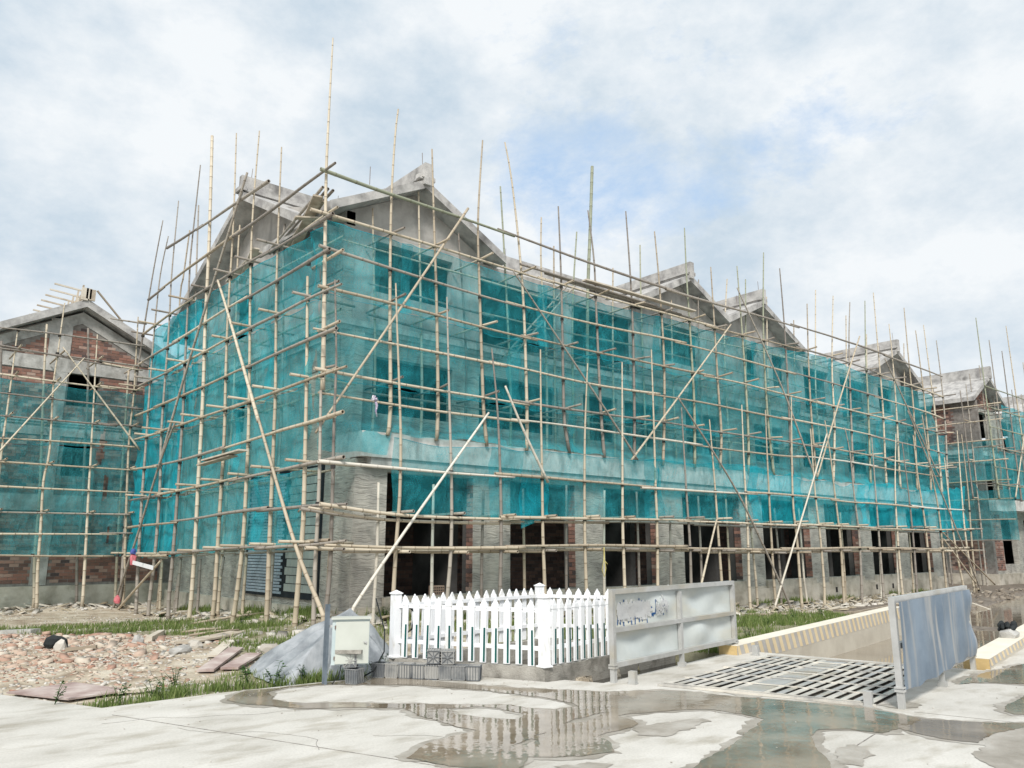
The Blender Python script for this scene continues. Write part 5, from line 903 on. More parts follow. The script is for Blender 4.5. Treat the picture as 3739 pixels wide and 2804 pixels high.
net('loose cyan net flap hanging over the second opening below its rail', 'Y', 12.93, 11.2, 12.05, lambda u:3.1, lambda u:2.05+(.25*(u-11.2)), 57, [(11.4,.12,.06)], 'netc', .05, 16, .03, group='net skirts before the canopy')
lt = [(2,4,'top'),(4,6,'second'),(6,8,'third'),(8,10,'lowest')]
yc = [[14.35,18.4,22.0,26.3],[14.4,17.0,21.9,26.6],[14.5,18.6,22.8,26.9],[14.55,17.1,22.6,26.9]]
ww = ['next to the corner pole','in the middle of the side wall','past the rear edge of the wall']
py = [p[3][1] for p in LO]
for ti,(a,b,nm) in enumerate(lt):
    for i in range(3):
        u0, u1 = yc[ti][i]-(.4 if i else 0), yc[ti][i+1]
        net(f'green net on the side scaffold, {nm} tier, {ww[i]}', 'X', 6.93, u0, u1, lambda u,a=a: zi(LL[a],u,1)-.06, lambda u,b=b: zi(LL[b],u,1)-.02, 70+ti*5+i, [(u0+.25,.2,.12),((u0+u1)/2+.3,.1,.05)], 'net' if i<2 else 'netc', .10, 18, .08, .05, py, group='teal nets on the side scaffold')
net('torn dusty green net, upper half, on the brick house at the left edge','Y',26.95,-2,7.4,lambda u: zi(B2L[3],u)-.05, lambda u: zi(B2L[6],u)-.1, 91,[(5.9,.2,.1)],'netd',.08,22,.08,.06,(2.6,4.4,6.2),holes=[(5.95,4.75,.09,.5,0)],group='dusty nets on the brick house')
net('torn dusty green net, lower half, on the brick house at the left edge','Y',26.97,-2,7.6,lambda u: zi(B2L[6],u)-.05, lambda u: zi(B2L[11],u)-.03, 92,[(6.5,.15,.08)],'netd',.06,60,.08,.10,(2.6,4.4,6.2),holes=[(6.15,3.45,.07,.42,0),(6.38,2.0,.05,.26,.1),(5.92,4.45,.10,.3,0)],group='dusty nets on the brick house')
net('green net on the second block, upper front, below its eaves','Y',14.08,45.3,60,lambda u:8.9,lambda u:6.5,95,[(47,.2,.1)],'netd',.2,14,.1,group='nets on the second block')
net('green net on the second block, upper front, second strip','Y',14.09,44.2,60,lambda u:6.4,lambda u:4.1,96,[(46,.2,.1)],'netd',.2,14,.1,group='nets on the second block')
net('green net on the end scaffold of the second block, upper strip','X',43.25,13.9,22,lambda u:6.9,lambda u:4.9,97,[(16,.2,.1)],'netd',.15,14,.1,group='nets on the second block')
net('green net on the end scaffold of the second block, lower strip','X',43.26,13.4,22,lambda u:4.9-.5*(u<15),lambda u:2.0,98,[(15,.2,.1)],'netd',.15,14,.1,group='nets on the second block')
net('green net skirt before the canopy of the second block','Y',13.0,46.2,60,lambda u:3.75,lambda u:2.2,99,[(47.5,.3,.15)],'netd',.15,14,.08,group='nets on the second block')
# ================================================================ FOREGROUND THINGS
def lp(a,b,t): return (a[0]+(b[0]-a[0])*t, a[1]+(b[1]-a[1])*t)
A,B_,C_,D4 = PIT
# concrete curb of the pit
cx, cy_ = np.mean(np.array(PIT),0)
inner = [(p[0]+(cx-p[0])*.10, p[1]+(cy_-p[1])*.13) for p in PIT]
m = MB()
for i in range(4):
    a,b,c,d = PIT[i],PIT[(i+1)%4],inner[(i+1)%4],inner[i]
    k = 10; 
    for j in range(k):
        p,q,r,s = lp(a,b,j/k),lp(a,b,(j+1)/k),lp(d,c,(j+1)/k),lp(d,c,j/k)
        g = lambda w: .15+.004*math.sin(w[0]*31+w[1]*17)
        m.add([(*p,-.7),(*q,-.7),(*q,g(q)),(*p,g(p)),(*s,-.7),(*r,-.7),(*r,g(r)),(*s,g(s))],[(1,0,3,2),(3,7,6,2),(4,5,6,7)])
m.build('pit_curb', G['pitc'], label='low concrete kerb wall round the sump inside the white fence', cat='curb')
# picket fence
fence = thing('picket_fence', (A[0],A[1],.15), 'white plastic picket fence with green strips standing round the sump', 'fence')
def off_in(p, t=.055): v = Vector((cx-p[0],cy_-p[1],0)).normalized(); return (p[0]+v.x*t*1.4, p[1]+v.y*t*1.4)
FA,FB,FC,FD = [off_in(p) for p in PIT]
def picket_me():
    m = MB(); w,t,h = .042,.011,.80
    m.prism([(-w,-t,0),(w,-t,0),(w,-t,h-.07),(0,-t,h),(-w,-t,h-.07)],(0,2*t,0)); m.box(-w-.006,w+.006,-t-.006,t+.006,h-.125,h-.075)
    return m.build('picket', G['white'], origin=(0,0,0), attr=False)
pk = picket_me(); PK = pk.data; bpy.data.objects.remove(pk)
ms = MB(); ms.box(.004,.032,-.0145,-.0115,.01,.43); st = ms.build('s', G['green'], origin=(0,0,0), attr=False); ST = st.data; bpy.data.objects.remove(st)
def post(p, h=.885):
    m = MB(); m.box(p[0]-.055,p[0]+.055,p[1]-.055,p[1]+.055,.15,.15+h-.05); o = m.build('post', G['white'], fence)
    c = MB(); x,y,z = p[0],p[1],.15+h-.05; c.box(x-.068,x+.068,y-.068,y+.068,z,z+.018); c.add([(x-.06,y-.06,z+.018),(x+.06,y-.06,z+.018),(x+.06,y+.06,z+.018),(x-.06,y+.06,z+.018),(x,y,z+.055)],[(0,1,4),(1,2,4),(2,3,4),(3,0,4)]); c.build('post_cap', G['white'], o)
    c = MB(); c.box(x-.075,x+.075,y-.075,y+.075,.152,.172); c.build('post_foot', G['white'], o)
for p in (FA,FB,FC,FD): post(p)
def run(a, b, n, strip, out):
    a, b = Vector((*a,0)), Vector((*b,0)); d = (b-a); L = d.length; d.normalize(); ang = math.atan2(d.y,d.x); nrm = Vector((d.y,-d.x,0))*out
    for z in (.37,.83):
        m = MB(); m.bar(a+d*.05+Vector((0,0,z)), b-d*.05+Vector((0,0,z)), .028, .052); m.build('rail', G['white'], fence)
    for i in range(n):
        q = a+d*(L*(i+1)/(n+1))+nrm*.027+Vector((0,0,.165+random.uniform(-.006,.006)))
        rz = ang if nrm.dot(Vector((d.y,-d.x,0)))>0 else ang+math.pi
        o = share('picket', PK, q, fence, rot=(random.uniform(-.012,.012),random.uniform(-.015,.015),rz))
        if strip: s = bpy.data.objects.new('green_strip', ST); col.objects.link(s); s.parent = o
run(FB,FA,12,True,1); run(FA,FD,19,True,1); run(FC,FB,16,False,1); run(FD,FC,12,False,1)
# metal splash screens of the wheel wash
def screen(p0, p1, label, sheet_mat, sheet_side, frame, seed, zb=(.18,.15), zt=1.07, skirt=False):
    t = thing('splash_screen', (*p0,0), label, 'screen', 'metal splash screens of the wheel wash')
    a,b = Vector((*p0,0)), Vector((*p1,0)); d = (b-a).normalized(); n = Vector((d.y,-d.x,0)); Z = Vector((0,0,1)); mid = (a+b)/2; W = .062
    for p in (a,b):
        m = MB(); m.bar(p, p+Z*(zt-.03), W, W, up=d); o = m.build('post', frame, t)
        m = MB(); m.obox(p+Z*.175, d*.045, n*.045, Z*.012); m.obox(p+Z*.205, d*.045, n*.045, Z*.008); m.build('clamp', frame, o)
    m = MB(); m.bar(mid, mid+Z*(zt-.06), W*.9, W*.9, up=d); mp_ = m.build('post', frame, t)
    m = MB(); m.obox(mid+Z*.03, d*.045, n*.045, Z*.03); m.build('base_shoe', frame, mp_)
    for z,w in ((zt,.06),(.61,.055),(.20,.055)):
        m = MB(); m.bar(a-d*.03+Z*z+n*.0, b+d*.03+Z*z, W*.95, w); m.build('rail', G['galv'] if z<1 else frame, t)
    r = np.random.default_rng(seed); L = (b-a).length; nu, nz = 90, 30
    ph = r.uniform(0,6.28,10); U,V = np.meshgrid(np.linspace(.01,L-.01,nu), np.linspace(0,1,nz))
    bz = zb[0]+(zb[1]-zb[0])*U/L; bz = bz + (.02*np.abs(np.sin(U*4.1+ph[0]))*np.sin(U*9) if skirt else 0)
    Zz = bz+(zt-.02-bz)*V
    half = np.sin(np.pi*np.clip((U%(L/2))/(L/2),0,1))*np.abs(np.sin(np.pi*((Zz-.2)%.43)/.43)) if not skirt else np.sin(np.pi*V*.9)**.5
    if skirt: Dp = .016+.009*half*(np.sin(U*7+V*1.2+ph[1])+.6*np.sin(U*13+ph[2]+V*2)) + .03*np.exp(-((U-L)/.3)**2)*np.sin(V*9) + .010*np.sin(U*2.3+V*3+ph[3])+.012*np.exp(-((U-1.5-V*.5)/.12)**2)
    else: Dp = .035*half*(np.sin(U*2.4+V*4+ph[1])+.7*np.sin(U*4.6-V*5+ph[2])) + .012*half*np.sin(U*9+V*7+ph[3])
    off = sheet_side*(.036)
    co = np.array(a)[None,None,:]+U[...,None]*np.array(d)+((off+Dp)[...,None])*np.array(n); co[...,2] = Zz
    idx = (np.arange(nz-1)[:,None]*nu+np.arange(nu-1)[None,:]); f = np.stack([idx,idx+1,idx+nu+1,idx+nu],-1).reshape(-1,4)
    m = MB(); m.v = [tuple(q) for q in co.reshape(-1,3)]; m.f = [tuple(q) for q in f.tolist()]; m.r = [.5]*len(m.f); s = m.build('sheet', sheet_mat, t, smooth=True)
    return t,a,d,n,s,(co,nu,nz,L)
SC1 = screen((7.43,6.86),(10.86,7.46),'framed zinc splash screen beside the white fence with white daubs over blue spray', G['sheet'], -1, G['galv'], 3)
SC2 = screen((8.5,3.89),(11.91,4.44),'buckled blue grey metal splash screen nearest the right edge', G['sheetb'], 1, G['galv'], 8, zb=(.17,.20), skirt=True)
# painted-over spray lettering on the upper left bay of the first screen
t,a,d,n,s,(co,nu,nz,L) = SC1
def onsheet(u, z, lift):
    i = int(np.clip(u/L*(nu-1),0,nu-1)); base = Vector((a+d*u)); dep = (Vector(co[0,i].tolist())-Vector((co[0,i][0],co[0,i][1],0))).z*0
    k = int(np.clip((z-.18)/(.87)*(nz-1),0,nz-1)); q = Vector(co[k,i].tolist()); return q+n*lift
def stroke(m, pts, w, lift):
    c = [onsheet(u,z,lift) for u,z in pts]; Z = Vector((0,0,1))
    for p,q in zip(c[:-1],c[1:]):
        dd = (q-p); 
        if dd.length<1e-4: continue
        sd = dd.normalized().cross(n)*w/2; m.add([p-sd,q-sd,q+sd,p+sd],[(0,1,2,3)]); m.add([p-sd,q-sd,q+sd,p+sd],[(3,2,1,0)])
rd = random.Random(4); mb_ = MB()
# left cluster: columns of short verticals and hooks; right cluster: 小-like and 7K-like marks
for x0 in (.20,.26,.33,.46,.53,.62,.72,.80,.92):
    stroke(mb_, [(x0,.97-rd.random()*.05),(x0+.01,.80),(x0-.01,.67-rd.random()*.05)], .022, .006)
stroke(mb_, [(.20,.80),(.27,.83),(.30,.78),(.27,.70),(.21,.72)], .02, .006)
stroke(mb_, [(.66,.84),(.78,.84),(.78,.74),(.66,.74),(.66,.84)], .02, .006)
for pts in ([(1.10,.93),(1.10,.75),(1.05,.76)],[(1.05,.86),(1.0,.78)],[(1.15,.87),(1.19,.80)],[(.98,.75),(1.06,.74)],[(1.26,.93),(1.25,.74)],[(1.33,.93),(1.32,.73)],[(1.25,.84),(1.34,.86)],[(1.36,.90),(1.39,.76)]): stroke(mb_, pts, .024, .006)
mb_.build('blue_spray_writing', G['paintb'], s)
mw = MB()
for i in range(520):
    u = rd.uniform(.2,.98); z = rd.gauss(.83,.038); ang = rd.gauss(1.35,.45); l = rd.uniform(.04,.11); 
    if not .74<z<.93: continue
    stroke(mw, [(u-math.cos(ang)*l/2,z-math.sin(ang)*l/2),(u+math.cos(ang)*l/2,z+math.sin(ang)*l/2)], rd.uniform(.025,.055), .011+rd.random()*.006)
for i in range(70):
    u = rd.uniform(1.1,1.42); z = rd.gauss(.85,.045); ang = rd.gauss(1.7,.4); l = rd.uniform(.04,.09)
    stroke(mw, [(u-math.cos(ang)*l/2,z-math.sin(ang)*l/2),(u+math.cos(ang)*l/2,z+math.sin(ang)*l/2)], rd.uniform(.014,.028), .011+rd.random()*.006)
mw.build('white_daub', G['paintw'], s, kind='stuff')
# wheel-wash grating
WO_ = Vector((7.55,6.55,0)); wu = Vector((.985,.172,0)); wv = Vector((.30,-.954,0))
def W(u,v,z=0): return WO_+wu*u+wv*v+Vector((0,0,z))
m = MB(); m.add([W(.05,.2,.010),W(3.35,.2,.010),W(3.35,2.55,.010),W(.05,2.55,.010)],[(3,2,1,0)]); m.build('wet_sump_bed', G['sump'], kind='structure')
gr = thing('wheel_wash_grating', W(.1,.2), 'muddy steel bar grating of the wheel wash between the two screens', 'grating')
for bank,(v0,v1,nb) in enumerate(((.27,1.05,7),(1.42,2.5,9))):
    for i in range(nb):
        v = v0+(v1-v0)*i/(nb-1); j = random.uniform(-.012,.012)
        m = MB(); a_,b_ = W(.10+random.uniform(0,.04),v+j,.026),W(3.28-random.uniform(0,.05),v-j,.026)
        tl = random.uniform(-.08,.10); m.bar(a_,b_,.068,.005,up=(tl*wv.x,tl*wv.y,1)); o = m.build('bar', G[('steelw','galv','steelw')[i%3]], gr); m = MB(); m.bar(a_+wv*.026+Vector((0,0,-.012)),b_+wv*.026+Vector((0,0,-.012)),.004,.018); m.build('web', G['dark'], o)
for k,u in enumerate((.10,.66,1.22,1.78,2.34,2.90,3.30)):
    m = MB(); m.bar(W(u,.22,.034),W(u,2.54,.034),.022,.010); m.build('cross_bar', G['steelw'], gr)
m = MB()
for u in np.arange(.2,3.2,.62): m.obox(W(u+.25,1.22,.016),wu*.27,wv*.14,Vector((0,0,.005)))
m.build('centre_plate', G['galv'], gr)
m = MB(); m.bar(W(.06,.2,.016),W(.06,2.58,.016),.03,.026); m.bar(W(3.36,.2,.016),W(3.36,2.58,.016),.03,.026); m.build('edge_angle', G['steelw'], gr, kind='stuff')
for k,((x,y),lab) in enumerate((((7.53,6.64),'short square steel stub at the near corner of the framed zinc screen'),((10.92,7.14),'short square steel stub beside the start of the striped barrier'),((8.37,4.17),'short square steel stub in front of the blue grey screen'))):
    m = MB(); m.box(-.042,.042,-.042,.042,0,.15); m.box(-.05,.05,-.05,.05,0,.012); o = m.build('steel_stub', G['galv'], origin=(0,0,0), label=lab, cat='bollard', group='steel stubs at the wheel wash corners'); o.location = (x,y,0); o.rotation_euler.z = .3
    m = MB(); m.box(-.036,.036,-.036,.036,.1505,.152); m.build('hollow', G['dark'], o)
# striped ramp walls
def barrier(o0, L, th, side, top0, top1, bot, sh, label, nst, near, seed):
    """wall along U_ from o0; the striped face looks towards 'side' (V_ times side)"""
    t = thing('striped_barrier', (o0[0],o0[1],0), label, 'barrier', 'striped concrete barrier walls')
    o0 = Vector((*o0,0)); e = V_*side; b = o0-e*th; Z = Vector((0,0,1))
    m = MB(); m.add([o0+Z*bot,o0+U_*L+Z*bot,o0+U_*L+Z*top1,o0+Z*top0,b+Z*bot,b+U_*L+Z*bot,b+U_*L+Z*top1,b+Z*top0],[(0,1,2,3),(5,4,7,6),(3,2,6,7),(4,0,3,7),(1,5,6,2),(4,5,1,0)]); m.build('wall', G['cream'], t)
    m = MB(); m.add([b-U_*.003+Z*bot,o0-U_*.003+Z*bot,o0-U_*.003+Z*(top0-.004),b-U_*.003+Z*(top0-.004)],[(0,1,2,3)]); m.build('painted_end', G['yside'], t)
    m = MB(); q = [(0,-sh+top0),(L,-sh+top1),(L,top1-.004),(0,top0-.004)]; m.add([o0+U_*u+e*.002+Z*z for u,z in q],[(0,1,2,3)]); m.build('grey_band', G['grey'], t)
    m = MB(); q = [(0,bot),(L,bot),(L,-sh+top1-.003),(0,-sh+top0-.003)]; m.add([o0+U_*u+e*.002+Z*z for u,z in q],[(0,1,2,3)]); m.build('bare_foot', G['foot'], t)
    p = L/nst
    for i in range(nst):
        u = p*(i+.25); w = p*.48; s = -.13; z1 = top0+(top1-top0)*u/L-.006; mm_ = MB(); zb = z1-sh+.012
        mm_.add([o0+U_*(u)+e*.004+Z*zb,o0+U_*(u+w)+e*.004+Z*zb,o0+U_*(u+w+s)+e*.004+Z*z1,o0+U_*(u+s if u+s>0 else 0)+e*.004+Z*z1],[(0,1,2,3)] if side>0 else [(3,2,1,0)])
        o = mm_.build('yellow_stripe', G['yell'], t)
    return t
barrier((10.72,7.33), 9.6, .30, 1, .14, .20, -.9, .27, 'long yellow and grey striped ramp wall behind the wheel wash, before the grass', 34, True, 1)
B4 = barrier((12.10,4.30), 14, .32, 1, .135, .22, -.9, .11, 'cream topped striped ramp wall at the right edge with a stone on it', 42, True, 2)
m = MB(); c0 = Vector((15.2,5.05,.16))
import itertools
st_ = MB(); st_.tube([c0+Vector((-.30,-.05,.04)),c0+Vector((0,0,.07)),c0+Vector((.34,.06,.05))],[.13,.16,.12],6); o = st_.build('stone_lump', G['conc'], label='rough stone slab lying on the right hand striped wall', cat='stone'); rough(o,.02,3)
for v in o.data.vertices: v.co.z *= .75
cl_ = MB()
for i in range(9):
    a_ = i*.7; q = c0+Vector((.05+.14*math.cos(a_),.02+.10*math.sin(a_),.20+.03*(i%3))); q.z -= .07; cl_.tube([q+Vector((-.09,.03*math.sin(i),-.03)),q,q+Vector((.08,.04*math.cos(i),-.03))],[.02,.05,.015],7)
o = cl_.build('black_cloth', G['black'], smooth=True, label='black bundled cloth on top of the stone at the right edge', cat='cloth'); rough(o,.01,2)
# electrical cabinet on a steel post
eb = thing('electrical_cabinet', (4.69,9.0,0), 'pale green steel meter cabinet on a dark post before the tarpaulin', 'cabinet')
fw = Vector((.632,.747,0)).normalized(); rt = Vector((.747,-.632,0)).normalized(); ang = .22
bx = (rt*math.cos(ang)+fw*math.sin(ang)); by = (fw*math.cos(ang)-rt*math.sin(ang)); Zv = Vector((0,0,1))
m = MB(); m.bar((4.69,9.0,-.1),(4.69,9.0,.93),.055,.03,up=bx); m.bar(Vector((4.69,9.0,-.1))-bx*.026+by*.02,Vector((4.69,9.0,.93))-bx*.026+by*.02,.006,.04,up=bx); m.build('post', G['post'], eb)
c = Vector((4.69,9.0,0))+bx*.275+by*.02
m = MB(); m.obox(c+Zv*.485+by*.06, bx*.225, by*.085, Zv*.265); cab = m.build('case', G['boxs'], eb)
m = MB(); m.obox(c+Zv*.762+by*.05, bx*.24, by*.11, Zv*.011); m.build('rain_hood', G['box'], cab)
m = MB(); m.obox(c+Zv*.478-by*.032+bx*.018, bx*.200, by*.006, Zv*.245); dr = m.build('door', G['box'], eb)
m = MB(); m.tube([c+Zv*.47-by*.040+bx*.185,c+Zv*.475-by*.055+bx*.185,c+Zv*.485-by*.058+bx*.155],.008,6); m.obox(c+Zv*.47-by*.040+bx*.185,bx*.012,by*.003,Zv*.018); m.build('handle', G['galv'], dr)
for z in (.30,.66): 
    m = MB(); m.tube([c+Zv*(z-.02)-by*.036-bx*.188,c+Zv*(z+.02)-by*.036-bx*.188],.009,6); m.build('hinge', G['rebar'], dr)
m = MB(); m.bar(c+Zv*.67-bx*.29-by*.01,c+Zv*.67-bx*.20-by*.01,.015,.03); m.build('bracket', G['galv'], eb)
m = MB()
for k in range(3): m.tube([c+Zv*.22+bx*(-.1+.05*k),c+Zv*.10+bx*(-.12+.07*k)+by*.02,c+Zv*.01+bx*(-.2+.16*k)-by*.05],.007,5)
m.build('cable', G['black'], eb, smooth=True)
m = MB(); m.tube([(5.55,9.35,.95),(5.62,9.22,.55),(5.55,9.1,.30),(5.35,9.0,.10),(5.15,8.98,.03),(5.0,9.0,.02)],.009,6); m.build('black_cable', G['black'], smooth=True, label='black cable curving from the fence down behind the test moulds', cat='cable')
m = MB(); m.tube([(6.12,9.62,.62),(6.15,9.60,.75),(6.25,9.58,.79),(6.32,9.57,.70),(6.28,9.58,.50),(6.22,9.6,.45),(6.13,9.62,.56),(6.12,9.62,.7),(6.2,9.6,.81),(6.3,9.58,.74)],.012,6); m.build('coiled_hose', G['black'], smooth=True, label='black coiled hose hung inside the left corner of the white fence', cat='hose')
# tarpaulin thrown over a heap
ap = Vector((5.62,10.15,.78)); base = [(4.28,9.85),(4.40,9.12),(5.0,9.3),(5.7,9.35),(6.08,9.62),(6.35,10.3),(6.3,11.0),(5.6,11.4),(4.8,11.2),(4.4,10.6)]
m = MB(); NA, NR = 120, 26; ph = RNG.uniform(0,6.28,6)
def basep(t):
    n = len(base); s = t*n; i = int(s)%n; f = s-int(s); p0,p1,p2,p3 = [Vector((*base[(i+j-1)%n],0)) for j in range(4)]
    return .5*((2*p1)+(p2-p0)*f+(2*p0-5*p1+4*p2-p3)*f*f+(3*p1-p0-3*p2+p3)*f**3)
vs = []
for j in range(NR):
    s = j/(NR-1)
    for i in range(NA):
        q = basep(i/NA); z = hz(q.x,q.y)+.02; tw = lambda a: 2*abs(((a/6.283)%1)*2-1)-1; rdg = .07*tw(i/NA*6.283*5+ph[0]+s)+.06*tw(i/NA*6.283*11+ph[1]+s*3.5)+.03*tw(i/NA*6.283*19+ph[2]+s*6)+.02*tw(i/NA*6.283*7+s*15)
        p = ap.lerp(Vector((q.x,q.y,z)), s); p.z = ap.z+(z-ap.z)*(s**.88) + .04*math.sin(s*math.pi)*1.2; h = Vector((q.x-ap.x,q.y-ap.y,0)); 
        p += h.normalized()*rdg*math.sin(s*math.pi*.9)*.9; p.z += rdg*.35*math.sin(s*3.14); vs.append(p)
m.add(vs,[(j*NA+i,(j+1)*NA+i,(j+1)*NA+(i+1)%NA,j*NA+(i+1)%NA) for j in range(NR-1) for i in range(NA)]); m.build('tarpaulin', G['tarp'], smooth=True, label='grey tarpaulin draped in a peak over a heap behind the cabinet', cat='tarpaulin')
# concrete test moulds
def mould_me():
    m = MB(); w,b,h = .082,.074,.165
    def ring(z,s): return [(-s,-s,z),(s,-s,z),(s,s,z),(-s,s,z)]
    v = ring(0,b)+ring(h,w)+ring(h,w-.010)+ring(.012,b-.012); f = [(3,2,1,0)]
    for i in range(4): j=(i+1)%4; f += [(i,j,4+j,4+i),(4+i,4+j,8+j,8+i),(8+i,8+j,12+j,12+i)]
    f.append((12,13,14,15)); m.add(v,f,.4)
    for s in (-1,1):
        for k in range(-2,3):
            q = k*.034; m.obox((q,s*(b+w)/2*1.03,h/2),(.0035,0,0),(0,.008,0),(0,s*.004,h/2),.6); m.obox((s*(b+w)/2*1.03,q,h/2),(0,.0035,0),(.008,0,0),(s*.004,0,h/2),.6)
    m.box(-w-.006,w+.006,-w-.006,-w+.002,h-.012,h,.7); m.box(-w-.006,w+.006,w-.002,w+.006,h-.012,h,.7); m.box(-w-.006,-w+.002,-w,w,h-.012,h,.7); m.box(w-.002,w+.006,-w,w,h-.012,h,.7)
    for a_ in range(4):       # ribs and boss under the base
        dx, dy = math.cos(a_*math.pi/4), math.sin(a_*math.pi/4); L_ = b*(1.0 if a_%2==0 else 1.3); m.obox((0,0,-.005),(dx*L_,dy*L_,0),(-dy*.004,dx*.004,0),(0,0,.006),.8)
    m.tube([(0,0,-.014),(0,0,0)],[.016,.016],8)
    for s in (-1,1): m.box(-b,b,s*b-.004,s*b+.004,-.01,0,.7); m.box(s*b-.004,s*b+.004,-b,b,-.01,0,.7)
    return m.build('t', G['mould'], origin=(0,0,0))
t_ = mould_me(); MM = t_.data; bpy.data.objects.remove(t_)
fd = Vector((.632,-.775,0)); fd = (Vector((6.22,8.10,0))-Vector((5.50,9.02,0))).normalized(); an = math.atan2(fd.y,fd.x)
names = ['leftmost grey cube mould in the row against the kerb','second grey cube mould from the left against the kerb','third grey cube mould from the left against the kerb','fourth grey cube mould from the left against the kerb','fifth grey cube mould, carrying the left tipped one','sixth grey cube mould, carrying the right tipped one','grey cube mould next to the right end of the row','grey cube mould at the right end of the row, tilted outwards']
o5 = Vector((5.46,9.07,0))
for i in range(8):
    p = o5+fd*(.175*i+.02)+Vector((.775,.632,0))*random.uniform(-.008,.008)
    share('test_mould', MM, (p.x,p.y,.016), rot=(0,0,an+random.uniform(-.05,.05)+(.12 if i==7 else 0)), label=names[i], cat='mould', group='grey concrete cube moulds')
for i,(k,lab) in enumerate(((4.0,'left of the two tipped cube moulds on the row, base turned outwards'),(5.05,'right of the two tipped cube moulds on the row, base turned outwards'))):
    p = o5+fd*(.175*k+.04); q = share('test_mould', MM, (p.x-.085*fd.y*-1*0-.07*.775,p.y-.07*.632,.27), rot=(0,0,0), label=lab, cat='mould', group='grey concrete cube moulds')
    q.rotation_mode = 'QUATERNION'; nrm = Vector((-.632,-.775,0)) if i==0 else Vector((-.60,-.80,0)); q.rotation_quaternion = (-nrm).to_track_quat('Z','Y')
share('test_mould', MM, (4.98,8.83,.016), rot=(0,0,.45), label='single dark cube mould standing below the cabinet door', cat='mould', group='grey concrete cube moulds')
q = share('test_mould', MM, (4.93,8.86,.268), label='tipped cube mould on the single one below the cabinet', cat='mould', group='grey concrete cube moulds'); q.rotation_mode = 'QUATERNION'; q.rotation_quaternion = Vector((.55,.83,0)).to_track_quat('Z','Y')
m = MB(); m.obox((4.94,8.90,.372),(.12,-.10,0),(.06,.07,0),(0,0,.018)); o = m.build('stone_block', G['pitc'], label='flat stone offcut lying on the tipped mould below the cabinet', cat='stone'); rough(o,.006,5)
# sheets and boards on the ground
m = MB(); zz = [hz(*p)+.05 for p in PLY]; m.add([(x,y,z) for (x,y),z in zip(PLY,zz)]+[(x,y,z-.018) for (x,y),z in zip(PLY,zz)],[(0,1,2,3),(7,6,5,4),(0,4,5,1),(1,5,6,2),(2,6,7,3),(3,7,4,0)]); 
o = m.build('plywood_sheet', G['pinkb'], label='large reddish worn plywood sheet lying at the road edge', cat='plywood')
labs = ['long pinkish board, the left of the pair beside the grass','short pinkish board right of the long one','broad pale board propped over the debris heap','short pale offcut above the pink boards','thin pale pole across the debris heap','thin bent pole on the debris heap','pale concrete strip at the left edge behind the rubble','dark warped board in the grass before the side scaffold','short pale stick in the rubble','fallen bamboo stub in the rubble','narrow board near the road edge','bamboo lying along the foot of the side scaffold','pale bamboo lying behind the striped wall, before the far windows','weathered board on the litter before the wall','pale bamboo on the far litter beside the blue screen','old grey board in the grass strip','pale bamboo pole lying on the mud before the second block']
wds = [(.22,.03),(.24,.03),(.34,.03),(.16,.03),(.06,.06),(.05,.05),(.25,.08),(.35,.03),(.07,.05),(.11,.10),(.12,.03),(.07,.07),(.09,.08),(.2,.03),(.09,.08),(.2,.03),(.11,.1)]
for k,((p,q_),lab,(w,h)) in enumerate(zip(BOARDS,labs,wds)):
    za, zb_ = hz(*p)+.04, hz(*q_)+.05
    if w > h: m = MB(); m.bar((*p,za),(*q_,zb_),w,h); m.build('board', G['pinkb'] if k in (0,1) else (G['board'] if k!=6 else G['conc']), label=lab, cat='board', group='boards lying about')
    else: bamboo('bamboo_offcut', [(*p,za),((p[0]+q_[0])/2,(p[1]+q_[1])/2,(za+zb_)/2+.02),(*q_,zb_)], w/2, w/2*.8, G['bam'], label=lab, cat='bamboo', group='bamboo lying about')
def blob(name, loc, s, material, label, cat, seed, group=None):
    r = np.random.default_rng(seed); bm = __import__('bmesh').new(); __import__('bmesh').ops.create_icosphere(bm, subdivisions=2, radius=1)
    for v in bm.verts:
        k = 1+r.uniform(-.22,.18); v.co = Vector((v.co.x*s[0],v.co.y*s[1],max(v.co.z,-.4)*s[2]))*k
    me = bpy.data.meshes.new(name); bm.to_mesh(me); bm.free(); me.materials.append(material); o = bpy.data.objects.new(name, me); col.objects.link(o); o.location = loc; o.rotation_euler.z = r.uniform(0,6); return tag(o,label,cat,group)
for k,((x,y),s,mt,lab) in enumerate((((4.6,13.3),(.16,.11,.09),'chips','yellowish stone at the edge of the grass left of centre'),((4.25,12.9),(.22,.12,.08),'conc','grey stone slab end beside the yellowish stone'),((4.0,14.3),(.10,.09,.14),'conc','upright grey chunk in the grass behind the rubble'),((5.35,12.2),(.2,.1,.09),'chips','pale chunk beside the debris heap'))):
    blob('rock', (x,y,hz(x,y)+.03), s, G[mt], lab, 'rock', k+5, 'loose rocks on the rubble')
x,y = 2.95,14.9; blob('rock',(x+.02,y-.1,hz(x,y)+.05),(.10,.08,.12),G['chips'],'round white stone in front of the black bag','rock',21,'loose rocks on the rubble'); blob('black_bag',(x,y+.12,hz(x,y)+.08),(.18,.12,.16),G['black'],'crumpled black bag in the rubble at the far left','bag',22)
